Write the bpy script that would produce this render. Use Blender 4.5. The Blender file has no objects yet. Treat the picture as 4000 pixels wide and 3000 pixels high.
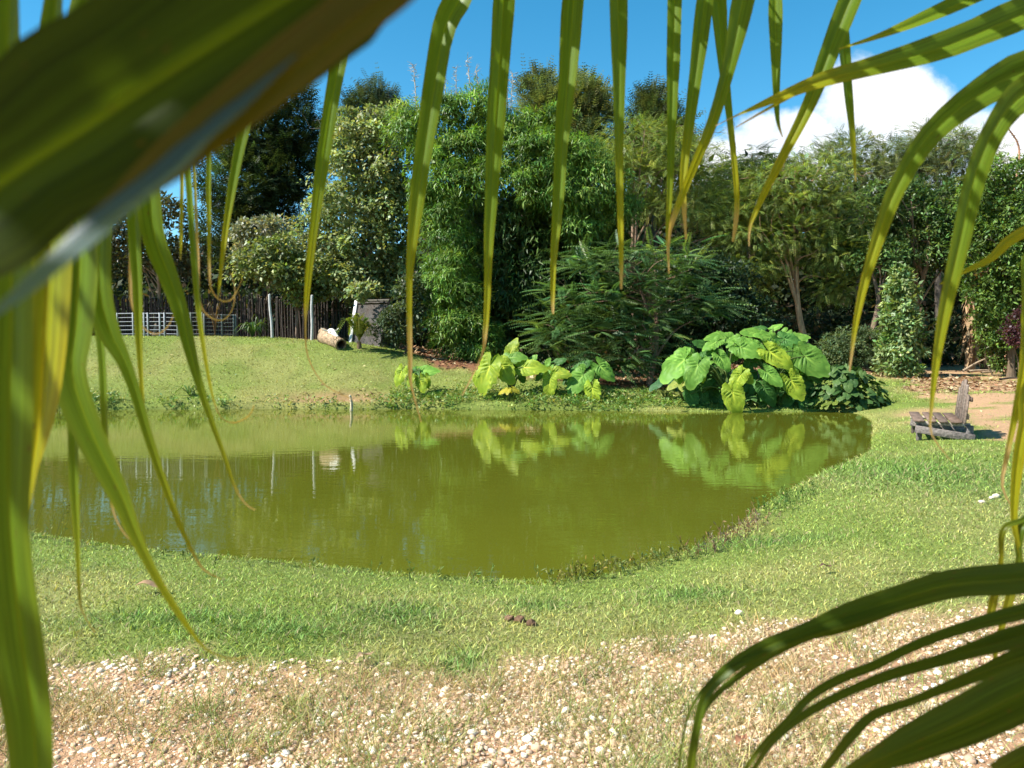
import bpy, math
import numpy as np
from mathutils import Vector

R = math.radians
scene = bpy.context.scene
col = scene.collection
rng = np.random.default_rng(7)

# ------------------------------------------------------------------ camera
F = 3005.0                       # focal length in pixels of the 4000 px wide photograph
PITCH = R(3.05)
CAM = np.array([0.0, 0.0, 1.8])  # water level is z = 0
cd = bpy.data.cameras.new('camera'); cam = bpy.data.objects.new('camera', cd); col.objects.link(cam)
cam.location = CAM; cam.rotation_euler = (R(90) - PITCH, 0, 0)
cd.sensor_width = 36; cd.lens = 36 * F / 4000
cd.clip_start = 0.02; cd.clip_end = 3000
cd.dof.use_dof = True; cd.dof.focus_distance = 11.0; cd.dof.aperture_fstop = 11.0
scene.camera = cam

# ------------------------------------------------------------------ light
SUN_AZ = R(197)    # direction the light comes from, measured from +X counter-clockwise
SUN_EL = R(46)
to_sun = Vector((math.cos(SUN_AZ) * math.cos(SUN_EL), math.sin(SUN_AZ) * math.cos(SUN_EL), math.sin(SUN_EL)))
sd_ = bpy.data.lights.new('sun', 'SUN'); sd_.energy = 5.0; sd_.angle = R(0.5); sd_.color = (1.0, 0.955, 0.88)
sun = bpy.data.objects.new('sun', sd_); col.objects.link(sun)
sun.rotation_euler = to_sun.to_track_quat('Z', 'Y').to_euler(); sun.location = (-30, -10, 40)

world = bpy.data.worlds.new('World'); scene.world = world; world.use_nodes = True
SKY_STRENGTH = 0.095

def build_world():
    nt = world.node_tree; N = nt.nodes; L = nt.links; N.clear()
    def nd(t, **k):
        n = N.new(t)
        for a, b in k.items(): setattr(n, a, b)
        return n
    def math_(op, a, b=None, clamp=False):
        n = nd('ShaderNodeMath', operation=op, use_clamp=clamp)
        for i, v in enumerate((a, b)):
            if v is None: continue
            if hasattr(v, 'is_linked'): L.new(v, n.inputs[i])
            else: n.inputs[i].default_value = v
        return n.outputs[0]
    out = nd('ShaderNodeOutputWorld'); bg = nd('ShaderNodeBackground'); L.new(bg.outputs[0], out.inputs[0])
    sky = nd('ShaderNodeTexSky', sky_type='NISHITA', sun_disc=False)
    sky.sun_elevation = SUN_EL; sky.sun_rotation = math.atan2(to_sun.x, to_sun.y)
    sky.altitude = 1200; sky.air_density = 1.0; sky.dust_density = 0.25; sky.ozone_density = 2.0
    hs = nd('ShaderNodeHueSaturation'); hs.inputs['Saturation'].default_value = 1.36; hs.inputs['Hue'].default_value = 0.480
    hs.inputs['Value'].default_value = 1.0
    L.new(sky.outputs[0], hs.inputs['Color'])
    bg.inputs['Strength'].default_value = SKY_STRENGTH
    # cumulus bank low in the sky, described by direction
    tc = nd('ShaderNodeTexCoord'); sep = nd('ShaderNodeSeparateXYZ'); L.new(tc.outputs['Generated'], sep.inputs[0])
    x, y, z = sep.outputs
    yy = math_('MAXIMUM', y, 0.02)
    a = math_('DIVIDE', x, yy); e = math_('DIVIDE', z, yy)
    blobs = [(.475, .290, .10, .082), (.60, .245, .25, .065), (.37, .245, .13, .058), (.30, .225, .17, .048), (.72, .255, .13, .060),
             (.50, .22, .36, .07), (1.0, .28, .40, .15), (1.7, .34, .6, .2)]
    best = None
    for (ca, ce, ra, re_) in blobs:
        da = math_('DIVIDE', math_('SUBTRACT', a, ca), ra); de = math_('DIVIDE', math_('SUBTRACT', e, ce), re_)
        r2 = math_('ADD', math_('MULTIPLY', da, da), math_('MULTIPLY', de, de))
        f = math_('SUBTRACT', 1.0, math_('SQRT', r2))
        best = f if best is None else math_('MAXIMUM', best, f)
    comb = nd('ShaderNodeCombineXYZ'); L.new(a, comb.inputs[0]); L.new(e, comb.inputs[1])
    def noise(scale, off, detail=8, rough=.62):
        mp = nd('ShaderNodeMapping'); mp.inputs['Location'].default_value = off
        L.new(comb.outputs[0], mp.inputs['Vector'])
        n = nd('ShaderNodeTexNoise'); n.inputs['Scale'].default_value = scale; n.inputs['Detail'].default_value = detail
        n.inputs['Roughness'].default_value = rough
        L.new(mp.outputs[0], n.inputs['Vector']); return n.outputs[0]
    n1 = noise(9.0, (0, 0, 0)); n2 = noise(9.0, (.035, -.035, 0)); n3 = noise(3.2, (3, 1, 2), 5)
    fld = math_('ADD', best, math_('MULTIPLY', math_('SUBTRACT', n1, .5), .95))
    fld = math_('ADD', fld, math_('MULTIPLY', math_('SUBTRACT', n3, .5), .35))
    mr = nd('ShaderNodeMapRange', interpolation_type='SMOOTHSTEP'); L.new(fld, mr.inputs[0])
    mr.inputs[1].default_value = -.04; mr.inputs[2].default_value = .30
    dens = math_('MULTIPLY', mr.outputs[0], math_('GREATER_THAN', y, 0.05))
    # cloud's own shading put into its colour, greyer blue towards the base
    shade = math_('ADD', math_('MULTIPLY', math_('SUBTRACT', n1, n2), 3.4), math_('MULTIPLY', math_('SUBTRACT', e, .22), 5.2))
    shade = math_('ADD', shade, math_('MULTIPLY', math_('SUBTRACT', n3, .5), 1.4))
    mr2 = nd('ShaderNodeMapRange', interpolation_type='SMOOTHSTEP'); L.new(shade, mr2.inputs[0])
    mr2.inputs[1].default_value = -.55; mr2.inputs[2].default_value = .55
    cr = nd('ShaderNodeMix', data_type='RGBA')
    L.new(mr2.outputs[0], cr.inputs[0])
    cr.inputs[6].default_value = (3.0, 4.1, 5.0, 1); cr.inputs[7].default_value = (6.0, 6.1, 6.2, 1)
    mx = nd('ShaderNodeMix', data_type='RGBA')
    L.new(dens, mx.inputs[0]); L.new(hs.outputs[0], mx.inputs[6]); L.new(cr.outputs[2], mx.inputs[7])
    L.new(mx.outputs[2], bg.inputs['Color'])
build_world()

vs = scene.view_settings
vs.view_transform = 'Standard'; vs.look = 'None'; vs.gamma = 1.0; vs.use_curve_mapping = False
vs.exposure = 1.15
cy = scene.cycles
cy.max_bounces = 7; cy.diffuse_bounces = 3; cy.glossy_bounces = 3; cy.transmission_bounces = 5; cy.transparent_max_bounces = 6
cy.caustics_reflective = False; cy.caustics_refractive = False; cy.sample_clamp_indirect = 6
cy.use_denoising = True
try:
    cy.denoiser = 'OPENIMAGEDENOISE'; cy.denoising_input_passes = 'RGB_ALBEDO_NORMAL'; cy.denoising_prefilter = 'ACCURATE'
except Exception: pass
cy.use_adaptive_sampling = True; cy.adaptive_threshold = 0.02

# ------------------------------------------------------------------ coordinates
_fw = np.array([0, math.cos(PITCH), -math.sin(PITCH)]); _up = np.array([0, math.sin(PITCH), math.cos(PITCH)]); _rt = np.array([1.0, 0, 0])
def ray(px, py):
    return _fw + (px - 2000) / F * _rt - (py - 1500) / F * _up
def at(px, py, Y):
    d = ray(px, py); return CAM + d * (Y / d[1])
K = 4000 / 2212.0
def vt(x, y, Y): return at(x * K, y * K, Y)
FV = F / K
def S(t): t = np.clip(t, 0, 1); return t * t * (3 - 2 * t)

# ------------------------------------------------------------------ noise in numpy
def vnoise(x, y, seed=0):
    xi = np.floor(x).astype(np.int64); yi = np.floor(y).astype(np.int64); xf = x - xi; yf = y - yi
    def h(a, b):
        n = (a * 374761393 + b * 668265263 + seed * 974711) & 0x7fffffff
        n = ((n ^ (n >> 13)) * 1274126177) & 0x7fffffff
        return ((n ^ (n >> 16)) & 0xffff) / 65535.0
    u = xf * xf * (3 - 2 * xf); v = yf * yf * (3 - 2 * yf)
    return (h(xi, yi) * (1 - u) + h(xi + 1, yi) * u) * (1 - v) + (h(xi, yi + 1) * (1 - u) + h(xi + 1, yi + 1) * u) * v
def fbm(x, y, seed=0, o=3):
    s = 0; a = .5; t = 0
    for k in range(o):
        s = s + a * vnoise(x * 2 ** k, y * 2 ** k, seed + k * 17); t += a; a *= .5
    return s / t

# ------------------------------------------------------------------ terrain
def zp(px, py, z): d = ray(px, py); return (CAM + d * ((z - CAM[2]) / d[2]))[:2]
_near = [(3450, 1700), (3412, 1760), (3215, 1850), (3015, 1965), (2880, 2070), (2700, 2150), (2500, 2215), (2250, 2262), (2000, 2268), (1600, 2245), (1200, 2205), (700, 2160), (400, 2128), (110, 2078), (-150, 2030), (-500, 1940)]
_far = [(-900, 1640), (-300, 1606), (200, 1604), (600, 1600), (1000, 1598), (1370, 1600), (1620, 1598), (1850, 1601), (2100, 1603), (2400, 1606), (2600, 1609), (2850, 1611), (3100, 1611), (3330, 1612), (3430, 1645)]
ctrl = [zp(x, y, 0.2) for x, y in _near] + [np.array([-9.5, 11.5]), np.array([-13.5, 15.0])] + [zp(x, y, 0.0) + np.array([0, .18]) for x, y in _far]
ctrl = np.array(ctrl)
def catmull(P, n, closed=False):
    P = np.asarray(P, float); m = len(P); out = []
    segs = range(m) if closed else range(m - 1)
    for i in segs:
        if closed: p0, p1, p2, p3 = P[i - 1], P[i], P[(i + 1) % m], P[(i + 2) % m]
        else: p0, p1, p2, p3 = P[max(i - 1, 0)], P[i], P[i + 1], P[min(i + 2, m - 1)]
        for t in np.arange(n) / n:
            out.append(.5 * ((2 * p1) + (-p0 + p2) * t + (2 * p0 - 5 * p1 + 4 * p2 - p3) * t * t + (-p0 + 3 * p1 - 3 * p2 + p3) * t ** 3))
    if not closed: out.append(P[-1])
    return np.array(out)
poly = catmull(ctrl, 4, True)
def sdist(x, y):
    x = np.atleast_1d(np.asarray(x, float)); y = np.atleast_1d(np.asarray(y, float))
    best = np.full(x.shape, 1e9); ins = np.zeros(x.shape, bool)
    m = len(poly)
    for i in range(m):
        ax, ay = poly[i]; bx, by = poly[(i + 1) % m]
        ex, ey = bx - ax, by - ay; L2 = ex * ex + ey * ey + 1e-12
        t = np.clip(((x - ax) * ex + (y - ay) * ey) / L2, 0, 1)
        best = np.minimum(best, (x - ax - t * ex) ** 2 + (y - ay - t * ey) ** 2)
        c = (ay > y) != (by > y)
        ins ^= c & (x < (bx - ax) * (y - ay) / (by - ay + 1e-12) + ax)
    d = np.sqrt(best); return np.where(ins, -d, d)
def height(x, y, d=None):
    x = np.atleast_1d(np.asarray(x, float)); y = np.atleast_1d(np.asarray(y, float))
    if d is None: d = sdist(x, y)
    lb = .2 - .15 * S((y - 14) / 4) * S((x - 0) / 3)
    lip = np.where(d >= 0, lb + .1 * S(d / 1.2), lb - .9 * S(-d / .62))
    H = np.interp(x, [-12, -8.5, -5.5, -2.5, 0, 3, 6], [1.72, 1.68, 1.5, 1.0, .72, .45, .35])
    W = np.interp(x, [-8, -3, 2], [5.0, 4.6, 4.0])
    wf = S((y - 16) / 4.5) * (1 - S((x - 5) / 4))
    z = lip + wf * H * S(d / W) + (1 - wf) * .03 * np.maximum(0, np.minimum(y, 45) - 12) * S(d / 4)
    out = np.clip(d, 0, 1)
    z = z + out * (.05 * (fbm(x * .8, y * .8, 3) - .5) + .02 * (vnoise(x * 3.1, y * 3.1, 9) - .5))
    # eroded scar low on the far bank
    sx, sy = _scar
    q = np.exp(-(((x - sx) / 1.5) ** 2 + ((y - sy) / .45) ** 2))
    return z - .12 * q + .10 * q * (vnoise(x * 5, y * 5, 5) - .5)
_scar = (-4.9, 21.5)
def hz(x, y): return float(height(x, y)[0])
def gnd(px, py):
    d = ray(px, py); t = np.concatenate([np.linspace(2, 12, 500), np.linspace(12.02, 60, 1500)]) / d[1]
    P = CAM + t[:, None] * d
    h = height(P[:, 0], P[:, 1]); k = np.argmax(P[:, 2] < h)
    if not (P[:, 2] < h).any(): k = len(t) - 1
    return np.array([P[k, 0], P[k, 1], h[k]])

# ------------------------------------------------------------------ mesh helpers
def np_mesh(name, V, faces, colr=None, smooth=False, uv=None):
    V = np.asarray(V, np.float32).reshape(-1, 3); me = bpy.data.meshes.new(name)
    faces = [np.asarray(f, np.int32) for f in faces if len(f)]
    me.vertices.add(len(V)); me.vertices.foreach_set('co', V.ravel())
    nl = sum(f.size for f in faces); npoly = sum(len(f) for f in faces)
    me.loops.add(nl); me.polygons.add(npoly)
    vi = np.concatenate([f.ravel() for f in faces])
    tot = np.concatenate([np.full(len(f), f.shape[1], np.int32) for f in faces])
    st = np.concatenate([[0], np.cumsum(tot)[:-1]]).astype(np.int32)
    me.loops.foreach_set('vertex_index', vi); me.polygons.foreach_set('loop_start', st)
    try: me.polygons.foreach_set('loop_total', tot)
    except Exception: pass
    if smooth: me.polygons.foreach_set('use_smooth', np.ones(npoly, bool))
    me.update(calc_edges=True)
    if colr is not None:
        c = np.ones((len(V), 4), np.float32); c[:, :3] = np.asarray(colr).reshape(-1, 3) if np.ndim(colr) > 1 else colr
        ca = me.color_attributes.new('Col', 'FLOAT_COLOR', 'POINT'); ca.data.foreach_set('color', c.ravel())
    if uv is not None:
        ul = me.uv_layers.new(name='UVMap'); ul.data.foreach_set('uv', np.asarray(uv, np.float32)[vi].ravel())
    return me
def obj(name, me, mat=None, parent=None, loc=None):
    o = bpy.data.objects.new(name, me); col.objects.link(o)
    if mat is not None and me is not None and len(me.materials) == 0: me.materials.append(mat)
    if parent is not None: o.parent = parent
    if loc is not None: o.location = loc
    return o
def tag(o, label=None, cat=None, group=None, kind=None):
    if label: o['label'] = label
    if cat: o['category'] = cat
    if group: o['group'] = group
    if kind: o['kind'] = kind
    return o
def empty(name, loc, label=None, cat=None, group=None):
    o = bpy.data.objects.new(name, None); col.objects.link(o); o.location = [float(v) for v in loc]; o.empty_display_size = .2
    return tag(o, label, cat, group)
class MB:
    """collects pieces, with colours, into one mesh; coordinates are relative to org"""
    def __init__(s, org=(0, 0, 0)): s.V = []; s.F = {}; s.C = []; s.n = 0; s.org = np.asarray(org, float)
    def add(s, V, F, c=(1, 1, 1)):
        V = np.asarray(V, float).reshape(-1, 3); F = np.asarray(F, int)
        s.V.append(V - s.org); s.C.append(np.broadcast_to(np.asarray(c, float), V.shape).copy() if np.ndim(c) < 2 else np.asarray(c, float))
        s.F.setdefault(F.shape[1], []).append(F + s.n); s.n += len(V)
    def build(s, name, smooth=False):
        return np_mesh(name, np.concatenate(s.V), [np.concatenate(f) for f in s.F.values()], np.concatenate(s.C), smooth)
def nrm(v): v = np.asarray(v, float); return v / (np.linalg.norm(v, axis=-1, keepdims=True) + 1e-9)
def tube(P, r, sides=7, cap=True):
    P = np.asarray(P, float); n = len(P); r = np.broadcast_to(np.asarray(r, float), (n,))
    T = nrm(np.gradient(P, axis=0)); ref = np.array([.3, 1, .1]) if abs(T[0][1]) < .8 else np.array([1, .2, .1])
    A = nrm(np.cross(T, ref)); B = np.cross(T, A)
    th = np.arange(sides) * 2 * np.pi / sides
    V = P[:, None] + r[:, None, None] * (np.cos(th)[None, :, None] * A[:, None] + np.sin(th)[None, :, None] * B[:, None])
    i = np.arange(n - 1)[:, None]; j = np.arange(sides)[None]
    F_ = np.stack([i * sides + j, i * sides + (j + 1) % sides, (i + 1) * sides + (j + 1) % sides, (i + 1) * sides + j], -1).reshape(-1, 4)
    return V.reshape(-1, 3), F_
def box(c, sx, sy, sz, rot=None):
    v = np.array([[x, y, z] for x in (-.5, .5) for y in (-.5, .5) for z in (-.5, .5)]) * np.array([sx, sy, sz])
    if rot is not None: v = v @ np.asarray(rot).T
    f = [[0, 1, 3, 2], [4, 6, 7, 5], [0, 4, 5, 1], [2, 3, 7, 6], [0, 2, 6, 4], [1, 5, 7, 3]]
    return v + np.asarray(c), f
def beam(A, B, w, h, up=(0, 0, 1)):
    A = np.asarray(A, float); B = np.asarray(B, float); t = nrm(B - A); s = nrm(np.cross(t, up)); u = np.cross(s, t)
    V = [p + a * s * w / 2 + b * u * h / 2 for p in (A, B) for a in (-1, 1) for b in (-1, 1)]
    return np.array(V), [[0, 1, 3, 2], [4, 6, 7, 5], [0, 4, 5, 1], [2, 3, 7, 6], [0, 2, 6, 4], [1, 5, 7, 3]]
def bevel(o, w=.004, seg=1):
    m = o.modifiers.new('bevel', 'BEVEL'); m.width = w; m.segments = seg; m.limit_method = 'ANGLE'; return o
def uvsphere(seg=6, ring=4):
    V = [[0, 0, 1.0]]; 
    for i in range(1, ring):
        p = math.pi * i / ring
        for j in range(seg):
            a = 2 * math.pi * j / seg; V.append([math.sin(p) * math.cos(a), math.sin(p) * math.sin(a), math.cos(p)])
    V.append([0, 0, -1.0]); V = np.array(V); tri = []; quad = []
    for j in range(seg): tri.append([0, 1 + j, 1 + (j + 1) % seg]); tri.append([len(V) - 1, 1 + (ring - 2) * seg + (j + 1) % seg, 1 + (ring - 2) * seg + j])
    for i in range(ring - 2):
        for j in range(seg): quad.append([1 + i * seg + j, 1 + (i + 1) * seg + j, 1 + (i + 1) * seg + (j + 1) % seg, 1 + i * seg + (j + 1) % seg])
    return V, np.array(tri), np.array(quad)

# ------------------------------------------------------------------ materials
def new_mat(name):
    m = bpy.data.materials.new(name); m.use_nodes = True; nt = m.node_tree; nt.nodes.clear()
    o = nt.nodes.new('ShaderNodeOutputMaterial'); return m, nt, nt.nodes, nt.links, o
def leaf_mat(name, rough=.45, trans=.35, spec=.35, tint=(1.25, 1.15, .45), uvstripes=False):
    m, nt, N, L, o = new_mat(name)
    at_ = N.new('ShaderNodeAttribute'); at_.attribute_name = 'Col'
    base = at_.outputs['Color']
    if uvstripes:
        uvn = N.new('ShaderNodeUVMap'); mp = N.new('ShaderNodeMapping'); mp.inputs['Scale'].default_value = (26, 1.2, 1)
        L.new(uvn.outputs[0], mp.inputs[0]); nz = N.new('ShaderNodeTexNoise'); nz.inputs['Scale'].default_value = 1.0; nz.inputs['Detail'].default_value = 3
        L.new(mp.outputs[0], nz.inputs['Vector'])
        mr = N.new('ShaderNodeMapRange'); mr.inputs[1].default_value = .3; mr.inputs[2].default_value = .7; mr.inputs[3].default_value = .62; mr.inputs[4].default_value = 1.32
        L.new(nz.outputs[0], mr.inputs[0])
        mp2 = N.new('ShaderNodeMapping'); mp2.inputs['Scale'].default_value = (5, 6, 1); L.new(uvn.outputs[0], mp2.inputs[0])
        vo = N.new('ShaderNodeTexNoise'); vo.inputs['Scale'].default_value = 2.2; vo.inputs['Detail'].default_value = 4; L.new(mp2.outputs[0], vo.inputs['Vector'])
        sp = N.new('ShaderNodeMapRange'); sp.inputs[1].default_value = .66; sp.inputs[2].default_value = .74; L.new(vo.outputs[0], sp.inputs[0])
        mxs = N.new('ShaderNodeMix'); mxs.data_type = 'RGBA'; L.new(sp.outputs[0], mxs.inputs[0]); L.new(base, mxs.inputs[6]); mxs.inputs[7].default_value = (.13, .075, .02, 1); base = mxs.outputs[2]
        mu = N.new('ShaderNodeVectorMath'); mu.operation = 'SCALE'; L.new(base, mu.inputs[0]); L.new(mr.outputs[0], mu.inputs['Scale']); base = mu.outputs[0]
    p = N.new('ShaderNodeBsdfPrincipled'); L.new(base, p.inputs['Base Color'])
    p.inputs['Roughness'].default_value = rough; p.inputs['Specular IOR Level'].default_value = spec
    t = N.new('ShaderNodeBsdfTranslucent'); mt = N.new('ShaderNodeVectorMath'); mt.operation = 'MULTIPLY'
    L.new(base, mt.inputs[0]); mt.inputs[1].default_value = tint; L.new(mt.outputs[0], t.inputs['Color'])
    mx = N.new('ShaderNodeMixShader'); mx.inputs[0].default_value = trans
    L.new(p.outputs[0], mx.inputs[1]); L.new(t.outputs[0], mx.inputs[2]); L.new(mx.outputs[0], o.inputs[0])
    return m
def vcol_mat(name, rough=.8, spec=.2, nscale=30, namt=.35, bump=.3, stretch=(1, 1, 1)):
    m, nt, N, L, o = new_mat(name)
    at_ = N.new('ShaderNodeAttribute'); at_.attribute_name = 'Col'
    tc = N.new('ShaderNodeTexCoord'); mp = N.new('ShaderNodeMapping'); mp.inputs['Scale'].default_value = stretch
    L.new(tc.outputs['Object'], mp.inputs[0])
    nz = N.new('ShaderNodeTexNoise'); nz.inputs['Scale'].default_value = nscale; nz.inputs['Detail'].default_value = 6; L.new(mp.outputs[0], nz.inputs['Vector'])
    mr = N.new('ShaderNodeMapRange'); mr.inputs[1].default_value = .25; mr.inputs[2].default_value = .75
    mr.inputs[3].default_value = 1 - namt; mr.inputs[4].default_value = 1 + namt; L.new(nz.outputs[0], mr.inputs[0])
    mu = N.new('ShaderNodeVectorMath'); mu.operation = 'SCALE'; L.new(at_.outputs['Color'], mu.inputs[0]); L.new(mr.outputs[0], mu.inputs['Scale'])
    p = N.new('ShaderNodeBsdfPrincipled'); L.new(mu.outputs[0], p.inputs['Base Color']); p.inputs['Roughness'].default_value = rough
    p.inputs['Specular IOR Level'].default_value = spec
    bp = N.new('ShaderNodeBump'); bp.inputs['Strength'].default_value = bump; bp.inputs['Distance'].default_value = .02
    L.new(nz.outputs[0], bp.inputs['Height']); L.new(bp.outputs[0], p.inputs['Normal'])
    L.new(p.outputs[0], o.inputs[0]); return m
M_leaf = leaf_mat('tree_leaf', .45, .38, .35)
M_matte = leaf_mat('matte_leaf', .6, .40, .2)
M_ear = leaf_mat('elephant_ear_leaf', .5, .36, .2, (1.2, 1.15, .4))
M_palm = leaf_mat('palm_leaflet', .42, .45, .22, (1.6, 1.45, .25), True)
M_gloss = leaf_mat('glossy_palm_leaflet', .28, .25, .7, (1.6, 1.2, .25), True)
M_grass = leaf_mat('grass_blade', .55, .25, .25, (1.2, 1.1, .5))
M_bark = vcol_mat('bark', .9, .1, 14, .4, .8, (1, 1, .25))
M_wood = vcol_mat('weathered_wood', .85, .15, 22, .55, .9, (1, .35, 1))
M_stone = vcol_mat('pebble', .75, .25, 60, .22, .2)
M_paint = vcol_mat('white_paint', .6, .3, 12, .18, .2)
M_litter = leaf_mat('dry_leaf', .75, .12, .1, (1, .9, .7))
M_thatch = vcol_mat('thatch', .95, .05, 40, .5, 1.0, (1, 1, .2))

def terrain_mat():
    m, nt, N, L, o = new_mat('terrain')
    at_ = N.new('ShaderNodeAttribute'); at_.attribute_name = 'Col'
    tc = N.new('ShaderNodeTexCoord')
    n1 = N.new('ShaderNodeTexNoise'); n1.inputs['Scale'].default_value = 18; n1.inputs['Detail'].default_value = 8; n1.inputs['Roughness'].default_value = .7
    n2 = N.new('ShaderNodeTexNoise'); n2.inputs['Scale'].default_value = 90; n2.inputs['Detail'].default_value = 4
    for n in (n1, n2): L.new(tc.outputs['Object'], n.inputs['Vector'])
    ad = N.new('ShaderNodeMath'); ad.operation = 'MULTIPLY'; L.new(n1.outputs[0], ad.inputs[0]); L.new(n2.outputs[0], ad.inputs[1])
    mr = N.new('ShaderNodeMapRange'); mr.inputs[1].default_value = .1; mr.inputs[2].default_value = .42; mr.inputs[3].default_value = .55; mr.inputs[4].default_value = 1.4
    L.new(ad.outputs[0], mr.inputs[0])
    mu = N.new('ShaderNodeVectorMath'); mu.operation = 'SCALE'; L.new(at_.outputs['Color'], mu.inputs[0]); L.new(mr.outputs[0], mu.inputs['Scale'])
    p = N.new('ShaderNodeBsdfPrincipled'); p.inputs['Roughness'].default_value = .95; p.inputs['Specular IOR Level'].default_value = .1
    L.new(mu.outputs[0], p.inputs['Base Color'])
    bp = N.new('ShaderNodeBump'); bp.inputs['Strength'].default_value = .8; bp.inputs['Distance'].default_value = .03
    L.new(ad.outputs[0], bp.inputs['Height']); L.new(bp.outputs[0], p.inputs['Normal']); L.new(p.outputs[0], o.inputs[0]); return m
def water_mat():
    m, nt, N, L, o = new_mat('pond_water')
    p = N.new('ShaderNodeBsdfPrincipled'); p.inputs['Roughness'].default_value = .015; p.inputs['IOR'].default_value = 1.47
    tc = N.new('ShaderNodeTexCoord')
    nz = N.new('ShaderNodeTexNoise'); nz.inputs['Scale'].default_value = .25; nz.inputs['Detail'].default_value = 4; L.new(tc.outputs['Object'], nz.inputs['Vector'])
    cr = N.new('ShaderNodeMix'); cr.data_type = 'RGBA'; L.new(nz.outputs[0], cr.inputs[0])
    cr.inputs[6].default_value = (.072, .082, .007, 1); cr.inputs[7].default_value = (.098, .106, .009, 1)
    L.new(cr.outputs[2], p.inputs['Base Color'])
    mp = N.new('ShaderNodeMapping'); mp.inputs['Scale'].default_value = (1.2, 3.2, 1); L.new(tc.outputs['Object'], mp.inputs[0])
    w = N.new('ShaderNodeTexNoise'); w.inputs['Scale'].default_value = 1.6; w.inputs['Detail'].default_value = 3; L.new(mp.outputs[0], w.inputs['Vector'])
    w2 = N.new('ShaderNodeTexNoise'); w2.inputs['Scale'].default_value = 9; w2.inputs['Detail'].default_value = 2; L.new(mp.outputs[0], w2.inputs['Vector'])
    a = N.new('ShaderNodeMath'); a.operation = 'MULTIPLY_ADD'; L.new(w2.outputs[0], a.inputs[0]); a.inputs[1].default_value = .12; L.new(w.outputs[0], a.inputs[2])
    bp = N.new('ShaderNodeBump'); bp.inputs['Strength'].default_value = .035; bp.inputs['Distance'].default_value = .05
    L.new(a.outputs[0], bp.inputs['Height']); L.new(bp.outputs[0], p.inputs['Normal']); L.new(p.outputs[0], o.inputs[0]); return m

# ------------------------------------------------------------------ ground cover masks
_gb = np.array([gnd(*p)[:2] for p in [(-200, 2600), (300, 2600), (800, 2560), (1200, 2620), (1750, 2640), (2150, 2580), (2500, 2500), (2900, 2470), (3300, 2420), (3700, 2380), (4300, 2300)]])
def gravel_mask(x, y):
    yb = np.interp(x, _gb[:, 0], _gb[:, 1])
    n = fbm(x * 4.2, y * 4.2, 31, 4) - .5
    return S((yb - y + n * .50) / .26 + .5)
_litter = np.array([gnd(*p)[:2] for p in [(1380, 1330), (1520, 1352), (1650, 1405), (1760, 1445), (2000, 1475), (2300, 1495), (2600, 1520), (2900, 1500), (3150, 1420), (3430, 1425), (3800, 1425), (4200, 1425)]])
def soil_mask(x, y, d):
    n = fbm(x * 1.3, y * 1.3, 41) - .5
    yl = np.interp(x, _litter[:, 0], _litter[:, 1], left=30.0)
    yl = np.where(x < _litter[0, 0], 27.5, yl)
    m = S((y - yl + n * 1.2) / .5 + .4)
    # worn path to the right of the chair
    px_ = np.interp(y, [3, 5, 7, 9, 11, 12.5, 14, 17, 20, 26], [3.6, 4.6, 5.5, 6.2, 6.9, 7.3, 8.2, 9.6, 11, 13])
    m = np.maximum(m, S((x - px_ + n * 1.6) / .6 + .2) * (.35 + .65 * S((fbm(x * .9, y * 1.6, 77) - .30) / .2)))
    for (cx, cy_, rx, ry) in ((7.4, 15.6, 1.3, .5), (9.8, 18, 1.0, .6), (9.9, 15.2, 2.0, .5)):
        m = np.maximum(m, .8 * np.exp(-(((x - cx) / rx) ** 2 + ((y - cy_) / ry) ** 2) + n * 1.5).clip(0, 1))
    m = np.maximum(m, .9 * np.exp(-(((x - _scar[0]) / 1.7) ** 2 + ((y - _scar[1]) / .45) ** 2)))
    m = m * S((d - .15) / .5)
    m = np.maximum(m, .9 * np.exp(-(((x - _scar[0]) / 1.7) ** 2 + ((y - _scar[1]) / .45) ** 2)))
    return np.clip(m, 0, 1)
def dry_mask(x, y):
    m = S((fbm(x * .7, y * .7, 51) - .45) / .25)
    m = np.maximum(m * .7, S((x - 2.6) / 2.0) * S((10 - y) / 3) * (.4 + .6 * fbm(x * 1.1, y * 1.1, 8)))
    bank = S((y - 20.5) / 1.2) * (1 - S((x + 1) / 3)) * (1 - .75 * S((y - 24) / 1.5)) * (.0 + .45 * fbm(x * .6, y * 1.1, 12))
    return np.clip(np.maximum(m, bank), 0, 1)
def lush_mask(x, y):
    m = np.zeros_like(x)
    for (p, rx, ry) in (((1560, 2400), .32, .28), ((2100, 2370), .25, .16), ((700, 2420), .7, .13), ((1150, 2470), .5, .12), ((1800, 2620), .14, .28), ((3000, 2120), .55, .25), ((3600, 1850), 1.4, 1.8), ((2700, 2330), .4, .2)):
        g = gnd(*p); m = np.maximum(m, np.exp(-(((x - g[0]) / rx) ** 2 + ((y - g[1]) / ry) ** 2)))
    return m
C_GRASS = np.array([.205, .268, .056]); C_LUSH = np.array([.130, .215, .045]); C_DRY = np.array([.33, .32, .105])
C_SOIL = np.array([.42, .26, .145]); C_RED = np.array([.20, .095, .050]); C_MUD = np.array([.050, .052, .016])

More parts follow.
